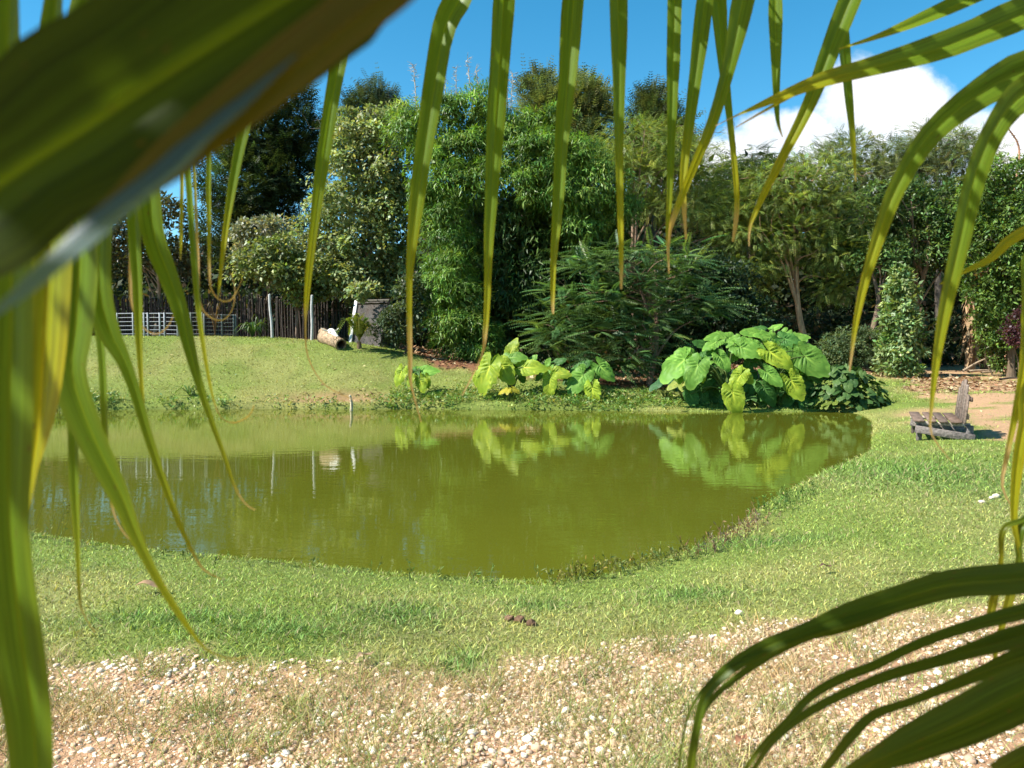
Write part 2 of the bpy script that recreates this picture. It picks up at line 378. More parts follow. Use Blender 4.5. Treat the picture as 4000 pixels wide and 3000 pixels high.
def build_ground():
    xs = np.concatenate([-22 - np.geomspace(600, .5, 24), np.arange(-22, 22.01, .2), 22 + np.geomspace(.5, 600, 24)])
    ys = np.concatenate([-np.geomspace(300, 1, 14) + 1, np.arange(1.0, 36.01, .2), 36 + np.geomspace(.5, 900, 26)])
    X, Y = np.meshgrid(xs, ys); x = X.ravel(); y = Y.ravel(); d = sdist(x, y); z = height(x, y, d)
    g = gravel_mask(x, y)[:, None]; s = soil_mask(x, y, d)[:, None]; dr = dry_mask(x, y)[:, None]; lu = lush_mask(x, y)[:, None]
    c = C_GRASS * (1 - dr) + C_DRY * dr; c = c * (1 - lu) + C_LUSH * lu
    c = c * (.80 + .4 * fbm(x * 2, y * 2, 61)[:, None]) * .72
    red = S((y - 20) / 3)[:, None] * (1 - S((x - 5.5) / 1.5))[:, None]
    c = c * (1 - s) + (C_SOIL * (1 - red) + C_RED * red) * s
    gs = np.array([.42, .25, .145]) * (.75 + .5 * fbm(x * 5, y * 5, 71)[:, None])
    c = c * (1 - g) + gs * g
    mud = S((-d - .24) / .1)[:, None]; c = c * (1 - mud) + C_MUD * mud
    nx = len(xs); ny = len(ys); i = np.arange(ny - 1)[:, None]; j = np.arange(nx - 1)[None]
    f = np.stack([i * nx + j, i * nx + j + 1, (i + 1) * nx + j + 1, (i + 1) * nx + j], -1).reshape(-1, 4)
    me = np_mesh('ground', np.stack([x, y, z], 1), [f], c, True)
    return tag(obj('ground', me, terrain_mat()), 'grassy ground sloping round the pond', kind='structure')
ground = build_ground()
wc = poly.mean(0); big = wc + (poly - wc) * 1.0
ring = np.concatenate([[[wc[0], wc[1], 0]], np.c_[big, np.zeros(len(big))]])
n_ = len(big); wf_ = [[0, 1 + k, 1 + (k + 1) % n_] for k in range(n_)]
water = tag(obj('water', np_mesh('water', ring, [np.array(wf_)]), water_mat()), 'still murky olive green pond water', kind='structure')

# ------------------------------------------------------------------ leaves, sprays, crowns
def leaves(C, D, Nn, L, W, c, fold=.15, belly=.45):
    C = np.asarray(C, float); D = nrm(D); Sx = nrm(np.cross(D, Nn)); Nz = np.cross(Sx, D)
    L = np.asarray(L, float).reshape(-1, 1); W = np.asarray(W, float).reshape(-1, 1)
    mid = C + D * L * belly + Nz * W * fold
    V = np.stack([C, mid + Sx * W / 2, C + D * L, mid - Sx * W / 2], 1).reshape(-1, 3)
    Fq = np.arange(len(V)).reshape(-1, 4)
    return V, Fq, np.repeat(c, 4, 0)
def fronds(C, D, U, L, pairs, ll, lw, c, droop=.3, vee=.25, taper=.6):
    """pinnate sprays: each has a drooping axis with pairs of leaflets"""
    n = len(C); D = nrm(D); Sx = nrm(np.cross(D, U)); Uz = np.cross(Sx, D)
    t = (np.arange(pairs) + .6) / pairs
    L = np.asarray(L, float).reshape(-1, 1, 1)
    ax = C[:, None] + D[:, None] * L * t[None, :, None] - Uz[:, None] * L * droop * (t ** 2)[None, :, None]
    dirn = nrm(D[:, None] - Uz[:, None] * 2 * droop * t[None, :, None])
    sz = (ll * (1 - taper * np.abs(t - .42) ** 1.3 * 1.6))[None, :, None] * np.ones((n, 1, 1))
    out = []
    for s in (-1, 1):
        ld = nrm(Sx[:, None] * s * .9 + dirn * .45 - Uz[:, None] * vee)
        nn = np.broadcast_to(Uz[:, None], ld.shape)
        v, f, cc = leaves(ax.reshape(-1, 3), ld.reshape(-1, 3), nn.reshape(-1, 3), sz.reshape(-1), (sz * lw).reshape(-1), np.repeat(c, pairs, 0))
        out.append((v, cc))
    V = np.concatenate([o[0] for o in out]); cc = np.concatenate([o[1] for o in out])
    return V, np.arange(len(V)).reshape(-1, 4), cc
def rsph(n):
    v = rng.normal(size=(n, 3)); return nrm(v)
def clump_centres(lobes, n, shell=(.62, 1.02), up=.15):
    lobes = np.asarray(lobes, float); C = lobes[:, :3]; Rr = lobes[:, 3:6]
    w = Rr[:, 0] * Rr[:, 2] + Rr[:, 1] * Rr[:, 2] + Rr[:, 0] * Rr[:, 1]; w /= w.sum()
    P = []; Un = []; got = 0
    for _ in range(8):
        k = rng.choice(len(lobes), n * 2, p=w); u = rsph(n * 2); u[:, 2] += up; u = nrm(u)
        r = rng.uniform(shell[0] ** 2, shell[1] ** 2, n * 2) ** .5
        p = C[k] + Rr[k] * u * r[:, None]
        q = ((p[:, None] - C[None]) / Rr[None]); dist = np.linalg.norm(q, axis=2); dist[np.arange(len(p)), k] = 9
        ok = dist.min(1) > .72
        P.append(p[ok]); Un.append(u[ok]); got += ok.sum()
        if got >= n: break
    return np.concatenate(P)[:n], np.concatenate(Un)[:n]
def col_var(n, base, var=.25, hue=.12):
    b = np.asarray(base, float); k = np.exp(rng.normal(0, var, (n, 1))); h = rng.normal(0, hue, (n, 1))
    return np.clip(b * k * (1 + h * np.array([1.2, 0, -.6])), .002, .9)
def crown_mesh(name, lobes, style, n, per, cr, L, W, colors, org, flat=.7, fill=.25):
    """leaf clumps spread over the shells of the lobes, plus inner filling leaves"""
    mb = MB(org); P, U = clump_centres(lobes, n); n = len(P)
    pal = np.asarray(colors, float); ci = rng.integers(0, len(pal), n)
    cc = pal[ci] * np.exp(rng.normal(0, .22, (n, 1)))
    crs = cr * np.exp(rng.normal(0, .35, n))
    m = n * per; k = np.repeat(np.arange(n), per)
    off = np.clip(rng.normal(0, 1, (m, 3)), -1.5, 1.5); off[:, 2] *= flat
    if style in ('broad', 'bamboo'):
        dm = nrm(off * [1, 1, 1 / max(flat, .1)] + U[k] * .55 + [0, 0, .75]); off = dm
        p = P[k] + dm * np.array([1, 1, flat]) * crs[k][:, None] * rng.uniform(.72, 1.08, (m, 1)) - np.array([0, 0, .3]) * crs[k][:, None]
    else: p = P[k] + off * crs[k][:, None] * .62
    c = np.clip(cc[k] * np.exp(rng.normal(0, .22, (m, 1))) * (1 + rng.normal(0, .10, (m, 1)) * np.array([1.3, 0, -.8])), .002, .9)
    out = nrm(U[k] * .5 + off * (.9 if style in ('broad', 'bamboo') else .35))
    if style == 'broad':
        D = nrm(out * .7 + rng.normal(0, .7, (m, 3)) + np.array([0, 0, -.35])); Nn = nrm(out * .8 + np.array([0, 0, .9]) + rng.normal(0, .45, (m, 3)))
        v, f, q = leaves(p, D, Nn, L * np.exp(rng.normal(0, .25, m)), W * np.exp(rng.normal(0, .25, m)), c)
    elif style == 'bamboo':
        D = nrm(out * .55 + rng.normal(0, .5, (m, 3)) + np.array([0, 0, -.75])); Nn = nrm(out + np.array([0, 0, .6]) + rng.normal(0, .4, (m, 3)))
        v, f, q = leaves(p, D, Nn, L * np.exp(rng.normal(0, .25, m)), W, c, .1, .35)
    elif style == 'pinnate':
        D = nrm(out * .9 + rng.normal(0, .45, (m, 3)) + np.array([0, 0, -.05])); Nn = nrm(np.array([0, 0, 1.]) + out * .35 + rng.normal(0, .22, (m, 3)))
        v, f, q = fronds(p, D, Nn, L * np.exp(rng.normal(0, .22, m)), 7, W[0], W[1], c)
    elif style == 'frond':
        D = nrm(out * [1.1, 1.1, .2] + rng.normal(0, .35, (m, 3)) * np.array([1, 1, .5]) + np.array([0, 0, .10])); Nn = nrm(np.array([0, 0, 1.]) + out * .3 + rng.normal(0, .15, (m, 3)))
        v, f, q = fronds(p, D, Nn, L * np.exp(rng.normal(0, .2, m)), 13, W[0], W[1], c, .22, .35)
    elif style == 'conifer':
        D = nrm(out * .9 + rng.normal(0, .4, (m, 3)) + np.array([0, 0, .30])); Nn = nrm(np.array([0, 0, 1.]) + out * .6 + rng.normal(0, .3, (m, 3)))
        v, f, q = fronds(p, D, Nn, L * np.exp(rng.normal(0, .25, m)), 5, W[0], W[1], c, -.15, .1)
    mb.add(v, f, q)
    nf = int(n * per * fill * (.35 if style in ('pinnate', 'frond', 'conifer') else .22))
    if nf:
        lob = np.asarray(lobes, float); w = lob[:, 3] * lob[:, 5]; kk = rng.choice(len(lob), nf, p=w / w.sum())
        q = lob[kk, :3] + lob[kk, 3:6] * rsph(nf) * rng.uniform(.15, .72, (nf, 1))
        LL = min(L, .25) * 1.5
        v, f, qq = leaves(q, rsph(nf), rsph(nf), LL * np.exp(rng.normal(0, .2, nf)), np.full(nf, LL * .55), pal[rng.integers(0, len(pal), nf)] * .8)
        mb.add(v, f, qq)
    return mb.build(name)
def lob(vx, vy, Y, rx, ry, dep=.9):
    p = vt(vx, vy, Y); a = rx / FV * Y; b = ry / FV * Y; return (p[0], p[1], p[2], a, max(a, b) * dep, b)
def limbs(mb, base, top, r0, lobes, n, colr, bend=.25, seed_r=.5):
    """tapered trunk with limbs reaching into the lobes"""
    base = np.asarray(base, float); top = np.asarray(top, float)
    P = catmull([base, base * .66 + top * .34 + rng.normal(0, bend, 3) * [1, 1, 0], base * .33 + top * .67 + rng.normal(0, bend, 3) * [1, 1, 0], top], 5)
    r = r0 * np.linspace(1, .3, len(P)); r[0] *= 1.25
    v, f = tube(P, r, 9); mb.add(v, f, col_var(len(v), colr, .12, .03))
    for i in range(n):
        k = rng.integers(len(P) // 4, len(P)); s = P[k]; l = lobes[rng.integers(len(lobes))]
        e = np.array(l[:3]) + rsph(1)[0] * np.array(l[3:6]) * .75
        if e[2] < s[2] - .3: e[2] = s[2] + .3
        mid = (s + e) / 2 + np.array([0, 0, .12 * np.linalg.norm(e - s)]) + rng.normal(0, .12, 3)
        Q = catmull([s, mid, e], 5); v, f = tube(Q, r[k] * .55 * np.linspace(1, .2, len(Q)), 6); mb.add(v, f, col_var(len(v), colr, .12, .03))
        for _ in range(2):
            a = Q[rng.integers(4, len(Q))]; b = a + rsph(1)[0] * np.array([.8, .8, .5]) + np.array([0, 0, .3])
            v, f = tube(catmull([a, (a + b) / 2 + rng.normal(0, .08, 3), b], 3), r[k] * .2 * np.linspace(1, .3, 7), 5); mb.add(v, f, col_var(len(v), colr, .12, .03))
def tree(name, label, bx, by, base_Y, lobes, style, n, per, cr, L, W, colors, top=None, r0=.14, bark=(.10, .075, .05), nl=10, mat=None, flat=.7, fill=.25, group=None, cat='tree', trunk_name='trunk'):
    p = vt(bx, by, base_Y); b = np.array([p[0], p[1], hz(p[0], p[1])])
    e = empty(name, b, label, cat, group)
    if top is None:
        hi = max(lobes, key=lambda q: q[2] + q[5] * .3); top = np.array(hi[:3])
    else: top = vt(*top)
    mb = MB(b); limbs(mb, b - np.array([0, 0, .1]), top, r0, lobes, nl, bark)
    obj(trunk_name, mb.build(trunk_name, True), M_bark, e)
    obj('crown', crown_mesh('crown', lobes, style, n, per, cr, L, W, colors, b, flat, fill), mat or M_leaf, e)
    return e

# ================================================================== trees, left to right
PALE = [(.25, .31, .13), (.31, .36, .17), (.19, .25, .10)]
GREY = [(.15, .195, .085), (.19, .235, .10), (.115, .155, .065)]
DARK = [(.024, .046, .018), (.034, .060, .022), (.05, .078, .028)]
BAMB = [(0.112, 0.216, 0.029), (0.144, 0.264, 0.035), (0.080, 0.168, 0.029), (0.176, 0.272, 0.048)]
OLIV = [(.21, .28, .062), (.26, .33, .075), (.16, .23, .055)]
MIDG = [(0.083, 0.150, 0.038), (0.112, 0.188, 0.045), (0.060, 0.120, 0.033)]

tree('tall_tree', 'tall grey-green tree at the far left rising behind the big dark palm leaflet', 60, 735, 37,
     [lob(70, 165, 37, 55, 60), lob(45, 270, 37, 100, 80), lob(120, 350, 37, 110, 80), lob(10, 400, 37, 110, 100), lob(180, 440, 37, 90, 70)],
     'broad', 260, 55, .55, .2, .12, [(.10, .12, .07), (.13, .145, .09), (.07, .09, .05)], r0=.25, bark=(.16, .11, .08))
tree('slender_tree', 'bare slender tree with pale trunk behind the white pen panels', 332, 733, 31,
     [lob(330, 480, 31, 75, 60), lob(290, 540, 31, 60, 45), lob(380, 540, 31, 60, 50), lob(250, 480, 31, 60, 60)],
     'broad', 130, 45, .4, .16, .09, [(.06, .07, .03), (.09, .085, .04), (.05, .055, .02)], r0=.09, bark=(.26, .20, .14), nl=14)
tree('slender_tree', 'thin dark tree at the far left edge with brownish leaves', 60, 735, 31,
     [lob(60, 520, 31, 75, 60), lob(130, 560, 31, 60, 45), lob(0, 560, 31, 60, 60), lob(170, 500, 31, 60, 50)],
     'broad', 130, 45, .4, .16, .09, [(.06, .06, .03), (.10, .07, .04), (.05, .05, .02)], r0=.10, bark=(.24, .17, .12), nl=14)
tree('conifer', 'very dark drooping conifer left of the pale leafy tree', 575, 730, 34,
     [lob(600, 215, 34, 55, 60), lob(625, 285, 34, 58, 55), lob(560, 300, 34, 80, 70), lob(620, 375, 34, 62, 60), lob(540, 400, 34, 90, 70), lob(590, 460, 34, 70, 55), lob(520, 500, 34, 80, 60)],
     'conifer', 330, 20, .5, .5, (.19, .36), DARK, r0=.22, bark=(.05, .04, .03), mat=M_matte)
tree('conifer', 'small blue-green conifer top behind the pale leafy tree', 820, 735, 41,
     [lob(818, 205, 41, 26, 24), lob(800, 240, 41, 45, 30), lob(840, 265, 41, 50, 40), lob(760, 275, 41, 35, 26)],
     'conifer', 120, 24, .45, .5, (.16, .36), [(.045, .075, .04), (.06, .09, .05)], r0=.18, mat=M_matte)
tree('leafy_tree', 'pale olive leafy tree between the dark conifer and the bamboo', 800, 722, 29.5,
     [lob(770, 290, 29.5, 62, 48), lob(830, 280, 29.5, 60, 55), lob(745, 355, 29.5, 55, 50), lob(820, 365, 29.5, 75, 60), lob(760, 440, 29.5, 85, 55), lob(855, 450, 29.5, 50, 70),
      lob(715, 500, 29.5, 60, 40), lob(800, 520, 29.5, 80, 50), lob(760, 590, 29.5, 75, 42), lob(845, 590, 29.5, 50, 60), lob(820, 640, 29.5, 50, 35), lob(790, 632, 26.9, 32, 18)],
     'broad', 430, 66, .36, .15, .095, PALE, r0=.13, bark=(.20, .16, .12), nl=22, fill=.5)
tree('leafy_tree', 'low pale-leaved tree over the palisade fence', 640, 725, 28.8,
     [lob(620, 585, 28.8, 62, 32), lob(690, 590, 28.8, 50, 40), lob(560, 570, 28.8, 50, 30), lob(600, 540, 28.8, 55, 28), lob(650, 625, 28.8, 45, 22)],
     'broad', 150, 60, .32, .15, .09, [(.17, .22, .06), (.22, .26, .12), (.13, .17, .05)], r0=.07, bark=(.16, .12, .09), nl=12)
tree('white_leaved_tree', 'whitish leaved small tree left of the pale leafy tree', 560, 725, 31,
     [lob(575, 500, 31, 60, 26), lob(540, 530, 31, 40, 22), lob(620, 525, 31, 40, 24)],
     'broad', 60, 50, .35, .17, .1, [(.32, .33, .24), (.24, .27, .17), (.18, .2, .12)], r0=.06, nl=8)

# bamboo clump, with culms and dry culms as parts
def bamboo():
    Y = 26.5; p = vt(1110, 800, Y); b = np.array([p[0], p[1], hz(p[0], p[1])])
    e = empty('bamboo_clump', b, 'huge feathery bright green bamboo clump in the middle of the far bank', 'bamboo')
    L = [(905, 275, 58, 55), (975, 255, 55, 50), (1040, 240, 55, 48), (940, 335, 50, 50), (1010, 320, 75, 50), (1090, 300, 70, 55), (1150, 330, 70, 50), (1240, 345, 70, 50), (1300, 375, 50, 45),
         (1000, 400, 62, 42), (1080, 385, 60, 40), (1160, 400, 75, 42), (1240, 420, 75, 45), (955, 455, 42, 60), (975, 520, 48, 60), (965, 590, 48, 55), (985, 650, 55, 60), (990, 715, 68, 62), (1040, 745, 50, 45),
         (1260, 480, 62, 34), (1210, 455, 40, 30), (1330, 440, 45, 40), (935, 420, 40, 40), (1180, 255, 40, 35)]
    lobes = [lob(x, y, Y + (0.8 if y < 330 else (-.9 if y > 560 else 0)), rx, ry, .8) for x, y, rx, ry in L]
    # deep inner mass behind the front sprays
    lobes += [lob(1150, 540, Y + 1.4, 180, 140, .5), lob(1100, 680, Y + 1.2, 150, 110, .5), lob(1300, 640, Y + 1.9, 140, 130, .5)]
    obj('foliage', crown_mesh('foliage', lobes[:24], 'bamboo', 700, 105, .36, .19, .036, BAMB, b, .75, .2), M_leaf, e)
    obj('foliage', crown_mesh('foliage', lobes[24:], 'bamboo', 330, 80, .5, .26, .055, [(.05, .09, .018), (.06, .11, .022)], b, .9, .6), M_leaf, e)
    for k in range(14):
        s = b + np.array([rng.normal(0, .55), rng.normal(1.6, .5), 0]); s[2] = hz(s[0], s[1]) - .05
        l = lobes[rng.integers(0, 14)]; t = np.array(l[:3]) + rng.normal(0, .3, 3)
        mid = s * .45 + t * .55; mid[2] += 1.3; mid[:2] = s[:2] * .8 + t[:2] * .2
        v, f = tube(catmull([s, (s + mid) / 2, mid, t], 6), .045 * np.linspace(1, .25, 19), 6)
        mb = MB(b); mb.add(v, f, col_var(len(v), (.09, .10, .035), .15)); obj('culm', mb.build('culm', True), M_bark, e)
    for (x0, y0, x1, y1) in ((905, 215, 893, 140), (948, 330, 962, 170), (992, 240, 985, 148), (1030, 225, 1010, 128), (1046, 225, 1028, 150), (1098, 260, 1108, 160), (1093, 270, 1096, 175), (968, 260, 952, 190), (978, 270, 975, 200)):
        s = vt(x0, y0 + 60, Y + 1); t = vt(x1, y1, Y + 1); Q = catmull([s, (s + t) / 2 + rng.normal(0, .04, 3), t], 7)
        mb = MB(b); v, f = tube(Q, .026 * np.linspace(1, .25, len(Q)), 5); mb.add(v, f, col_var(len(v), (.42, .36, .25), .15, .03))
        for q in Q[5:]:
            for _ in range(3):
                d_ = nrm(rng.normal(0, 1, 3) * [1, 1, .4] + [0, 0, .9]); v, f = tube([q, q + d_ * .13, q + d_ * .26 + [0, 0, -.03]], [.008, .006, .003], 4); mb.add(v, f, (.40, .34, .25))
            n = 2; v, f, c = leaves(np.repeat(q[None], n, 0), rsph(n) + [0, 0, .2], rsph(n), np.full(n, .17), np.full(n, .03), np.full((n, 3), .42) * [1, .9, .7]); mb.add(v, f, c)
        obj('dry_culm', mb.build('dry_culm'), M_bark, e)
bamboo()
tree('cypress', 'grey-green cypress with pointed tips behind the bamboo', 1210, 735, 37,
     [lob(1165, 215, 37, 30, 40), lob(1190, 250, 37, 50, 50), lob(1255, 215, 37, 38, 42), lob(1270, 265, 37, 45, 50), lob(1230, 320, 37, 80, 60)],
     'conifer', 300, 24, .45, .5, (.17, .36), [(.14, .18, .07), (.10, .14, .055), (.17, .20, .08)], r0=.2, mat=M_matte)
tree('cypress', 'dark pointed cypress right of the bamboo top', 1420, 735, 37,
     [lob(1415, 222, 37, 26, 26), lob(1415, 265, 37, 48, 34), lob(1430, 310, 37, 60, 40), lob(1400, 350, 37, 70, 50)],
     'conifer', 200, 24, .45, .5, (.17, .36), [(.055, .085, .035), (.075, .10, .04)], r0=.2, mat=M_matte)
tree('acacia_tree', 'flat-topped olive acacia with bare brown limbs right of the bamboo', 1390, 770, 31,
     [lob(1370, 300, 31, 75, 32), lob(1450, 325, 31, 80, 34), lob(1330, 350, 31, 55, 32), lob(1420, 385, 31, 85, 32), lob(1500, 375, 31, 60, 40), lob(1510, 440, 31, 55, 36), lob(1450, 440, 31, 60, 26), lob(1560, 480, 31, 55, 36), lob(1380, 450, 31, 50, 22)],
     'pinnate', 340, 13, .55, .42, (.10, .26), OLIV, r0=.13, bark=(.22, .15, .10), nl=22, flat=.4)
tree('layered_tree', 'dark tree of layered feathery fronds under the cloud', 1628, 765, 34,
     [lob(1625, 335, 34, 45, 16), lob(1640, 365, 34, 62, 18), lob(1615, 400, 34, 65, 20), lob(1640, 435, 34, 75, 24), lob(1600, 470, 34, 60, 24)],
     'frond', 80, 6, .35, 1.1, (.22, .22), [(.045, .08, .03), (.035, .065, .03)], r0=.1, nl=10, flat=.3, mat=M_matte)
tree('broad_tree', 'green feathery tree in the back row behind the layered fronds', 1615, 760, 39.5,
     [lob(1600, 385, 39.5, 62, 34), lob(1665, 385, 39.5, 60, 34), lob(1545, 410, 39.5, 55, 36), lob(1620, 440, 39.5, 95, 50)],
     'pinnate', 230, 10, .6, .45, (.15, .34), [(.13, .19, .06), (.17, .23, .075), (.10, .15, .05)], r0=.2, bark=(.12, .1, .08), flat=.45, mat=M_matte)
tree('acacia_tree', 'feathery olive acacia with tan forked trunk behind the elephant ears', 1758, 772, 31.0,
     [lob(1690, 395, 31.0, 85, 32), lob(1770, 375, 31.0, 80, 34), lob(1650, 445, 31.0, 85, 34), lob(1750, 445, 31.0, 95, 34), lob(1820, 480, 31.0, 85, 40), lob(1620, 510, 31.0, 80, 32), lob(1710, 510, 31.0, 95, 32),
      lob(1800, 550, 31.0, 85, 34), lob(1640, 570, 31.0, 70, 30), lob(1600, 610, 31.0, 70, 32), lob(1810, 620, 31.0, 65, 30)],
     'pinnate', 660, 11, .5, .36, (.105, .32), OLIV + [(.085, .115, .02)], top=(1745, 395, 31.0), r0=.15, bark=(.44, .28, .17), nl=26, flat=.35)
tree('broad_tree', 'rounded grey-green tree far behind, left under the cloud', 1880, 760, 40,
     [lob(1840, 330, 40, 50, 34), lob(1900, 345, 40, 62, 34), lob(1790, 345, 40, 40, 28), lob(1870, 400, 40, 90, 50), lob(1960, 365, 40, 45, 34)],
     'pinnate', 260, 12, .6, .45, (.13, .32), GREY, r0=.2, bark=(.12, .1, .08), flat=.45, mat=M_matte)
tree('broad_tree', 'rounded grey-green tree far behind, between the long arching palm leaflets', 2030, 760, 40,
     [lob(2020, 305, 40, 65, 30), lob(2070, 330, 40, 50, 36), lob(1985, 345, 40, 45, 36), lob(2040, 390, 40, 85, 55), lob(2110, 380, 40, 50, 50)],
     'pinnate', 270, 12, .6, .45, (.13, .32), [(.17, .22, .095), (.22, .26, .115), (.13, .175, .075)], r0=.2, bark=(.12, .1, .08), flat=.45, mat=M_matte)
tree('leafy_tree', 'mid green tree with dry brown trunk left of the dead banana', 1985, 785, 32,
     [lob(1930, 430, 32, 70, 45), lob(1990, 470, 32, 80, 50), lob(2060, 440, 32, 65, 50), lob(1900, 510, 32, 65, 45), lob(1970, 545, 32, 75, 40), lob(2050, 530, 32, 70, 50), lob(1890, 580, 32, 50, 30)],
     'broad', 330, 55, .4, .16, .08, MIDG + [(.10, .13, .035)], top=(1995, 430, 32), r0=.15, bark=(.25, .18, .12), nl=16)
tree('forked_tree', 'bare forked trunk left of the pale climber', 1888, 786, 30,
     [lob(1880, 560, 30, 45, 25), lob(1915, 545, 30, 40, 25)],
     'broad', 45, 45, .4, .15, .07, MIDG, r0=.15, bark=(.20, .14, .10), nl=5, top=(1872, 560, 30))
tree('leafy_tree', 'dense mid green tree at the right edge of the photo', 2185, 795, 27,
     [lob(2180, 385, 27, 55, 50), lob(2120, 440, 27, 40, 45), lob(2190, 470, 27, 80, 60), lob(2130, 520, 27, 62, 55), lob(2200, 560, 27, 75, 60), lob(2140, 610, 27, 55, 55), lob(2190, 660, 27, 65, 60), lob(2155, 700, 27, 40, 45), lob(2260, 600, 27, 80, 150)],
     'broad', 560, 55, .3, .13, .065, [(.11, .19, .035), (.135, .22, .045), (.08, .15, .03)], r0=.14, bark=(.12, .09, .06), nl=14)
tree('frond_tree', 'dark tree of big pinnate fronds at the edge of the far bank', 1400, 835, 23.3,
     [lob(1270, 575, 23.3, 60, 24), lob(1320, 560, 23.3, 60, 24), lob(1400, 565, 23.3, 70, 34), lob(1250, 640, 23.3, 70, 36), lob(1340, 640, 23.3, 85, 40), lob(1430, 630, 23.3, 75, 45), lob(1220, 700, 23.3, 60, 32), lob(1310, 710, 23.3, 85, 40), lob(1410, 710, 23.3, 75, 45), lob(1190, 740, 23.3, 45, 20), lob(1470, 580, 23.3, 60, 34), lob(1330, 770, 23.3, 90, 30), lob(1500, 660, 23.6, 60, 40)],
     'frond', 330, 3, .30, .80, (.15, .30), [(.09, .17, .055), (.12, .21, .065), (.07, .14, .045)], r0=.10, bark=(.20, .13, .09), nl=22, top=(1390, 600, 23.3), flat=.5)
tree('shrub_tree', 'dark dense shrub between the frond tree and the elephant ear clump', 1520, 830, 25.5,
     [lob(1500, 580, 25.5, 60, 45), lob(1560, 600, 25.5, 60, 45), lob(1480, 650, 25.5, 62, 50), lob(1560, 680, 25.5, 75, 55), lob(1500, 730, 25.5, 75, 55), lob(1620, 690, 25.5, 60, 50), lob(1450, 770, 25.5, 55, 40)],
     'broad', 300, 50, .34, .16, .08, [(.035, .065, .025), (.05, .085, .03), (.03, .055, .02)], r0=.08, nl=10)
tree('shrub', 'dark leafy shrub beside the thatched shelter', 870, 752, 25.2,
     [lob(870, 690, 25.2, 38, 42), lob(848, 712, 25.2, 30, 30), lob(890, 640, 25.2, 30, 40)],
     'broad', 90, 45, .26, .12, .055, [(.055, .085, .035), (.075, .105, .045)], r0=.04, nl=6, cat='shrub', trunk_name='stem')
tree('shrub', 'rounded grey-green shrub in front of the tan acacia trunk', 1850, 785, 29.5,
     [lob(1850, 745, 29.5, 66, 38), lob(1810, 760, 29.5, 40, 25), lob(1890, 755, 29.5, 36, 30), lob(1850, 770, 29.5, 60, 20)],
     'broad', 170, 55, .24, .12, .035, [(.10, .15, .065), (.13, .18, .08), (.075, .12, .05)], r0=.05, nl=5, cat='shrub', trunk_name='stem', mat=M_matte)
tree('shrub', 'dark purple-red shrub at the right edge of the photo', 2205, 790, 24.5,
     [lob(2205, 715, 24.5, 22, 36), lob(2225, 690, 24.5, 22, 30)],
     'broad', 50, 45, .2, .1, .06, [(.06, .025, .03), (.085, .035, .04)], r0=.03, nl=4, cat='shrub', trunk_name='stem')
tree('shrub', 'yellow-green shrub at the foot of the dense tree on the right edge', 2150, 800, 27.5,
     [lob(2140, 690, 27.5, 22, 45), lob(2165, 750, 27.5, 36, 40), lob(2190, 780, 27.5, 30, 20)],
     'broad', 80, 45, .22, .12, .055, [(.09, .15, .03), (.12, .18, .035)], r0=.03, nl=4, cat='shrub', trunk_name='stem')

# dark undergrowth and the wood beyond: one mass nobody could count
def far_wood():
    mb = MB(); n = 44000
    x = rng.uniform(-36, 40, n); y = 43 + rng.uniform(0, 5, n); top = 9.0 + 2.6 * fbm(x * .35, y * 0, 4); top = np.where(x < -6, top * .68, top)
    z = .8 + rng.uniform(0, 1, n) * top
    c = col_var(n, (.030, .048, .018), .35); c[rng.random(n) < .12] = (.11, .08, .05)
    v, f, q = leaves(np.c_[x, y, z], rsph(n), rsph(n) + [0, -.5, .5], rng.uniform(.28, .58, n), rng.uniform(.14, .30, n), c); mb.add(v, f, q)
    n = 26000; x = rng.uniform(-42, 46, n); y = 49 + rng.uniform(0, 4, n); z = .5 + rng.random(n) * np.where(x < -6, 6.5, 10.5)
    v, f, q = leaves(np.c_[x, y, z], rsph(n), rsph(n) * .5 + [0, -1, .3], rng.uniform(.8, 1.3, n), rng.uniform(.5, .8, n), col_var(n, (.04, .06, .024), .3)); mb.add(v, f, q)
    n = 20000; x = rng.uniform(-24, 24, n); y = 33 + rng.uniform(0, 5, n); z = np.array(height(x, y)) + rng.random(n) ** 1.3 * (1.4 + 1.6 * fbm(x * .5, y * .3, 14))
    c = col_var(n, (.030, .046, .018), .35); c[rng.random(n) < .15] = (.12, .085, .05)
    v, f, q = leaves(np.c_[x, y, z], rsph(n), rsph(n) + [0, -.5, .5], rng.uniform(.2, .45, n), rng.uniform(.1, .25, n), c); mb.add(v, f, q)
    tag(obj('far_wood', mb.build('far_wood'), M_matte), 'dark wood and undergrowth behind the trees', 'woodland', kind='stuff')
far_wood()

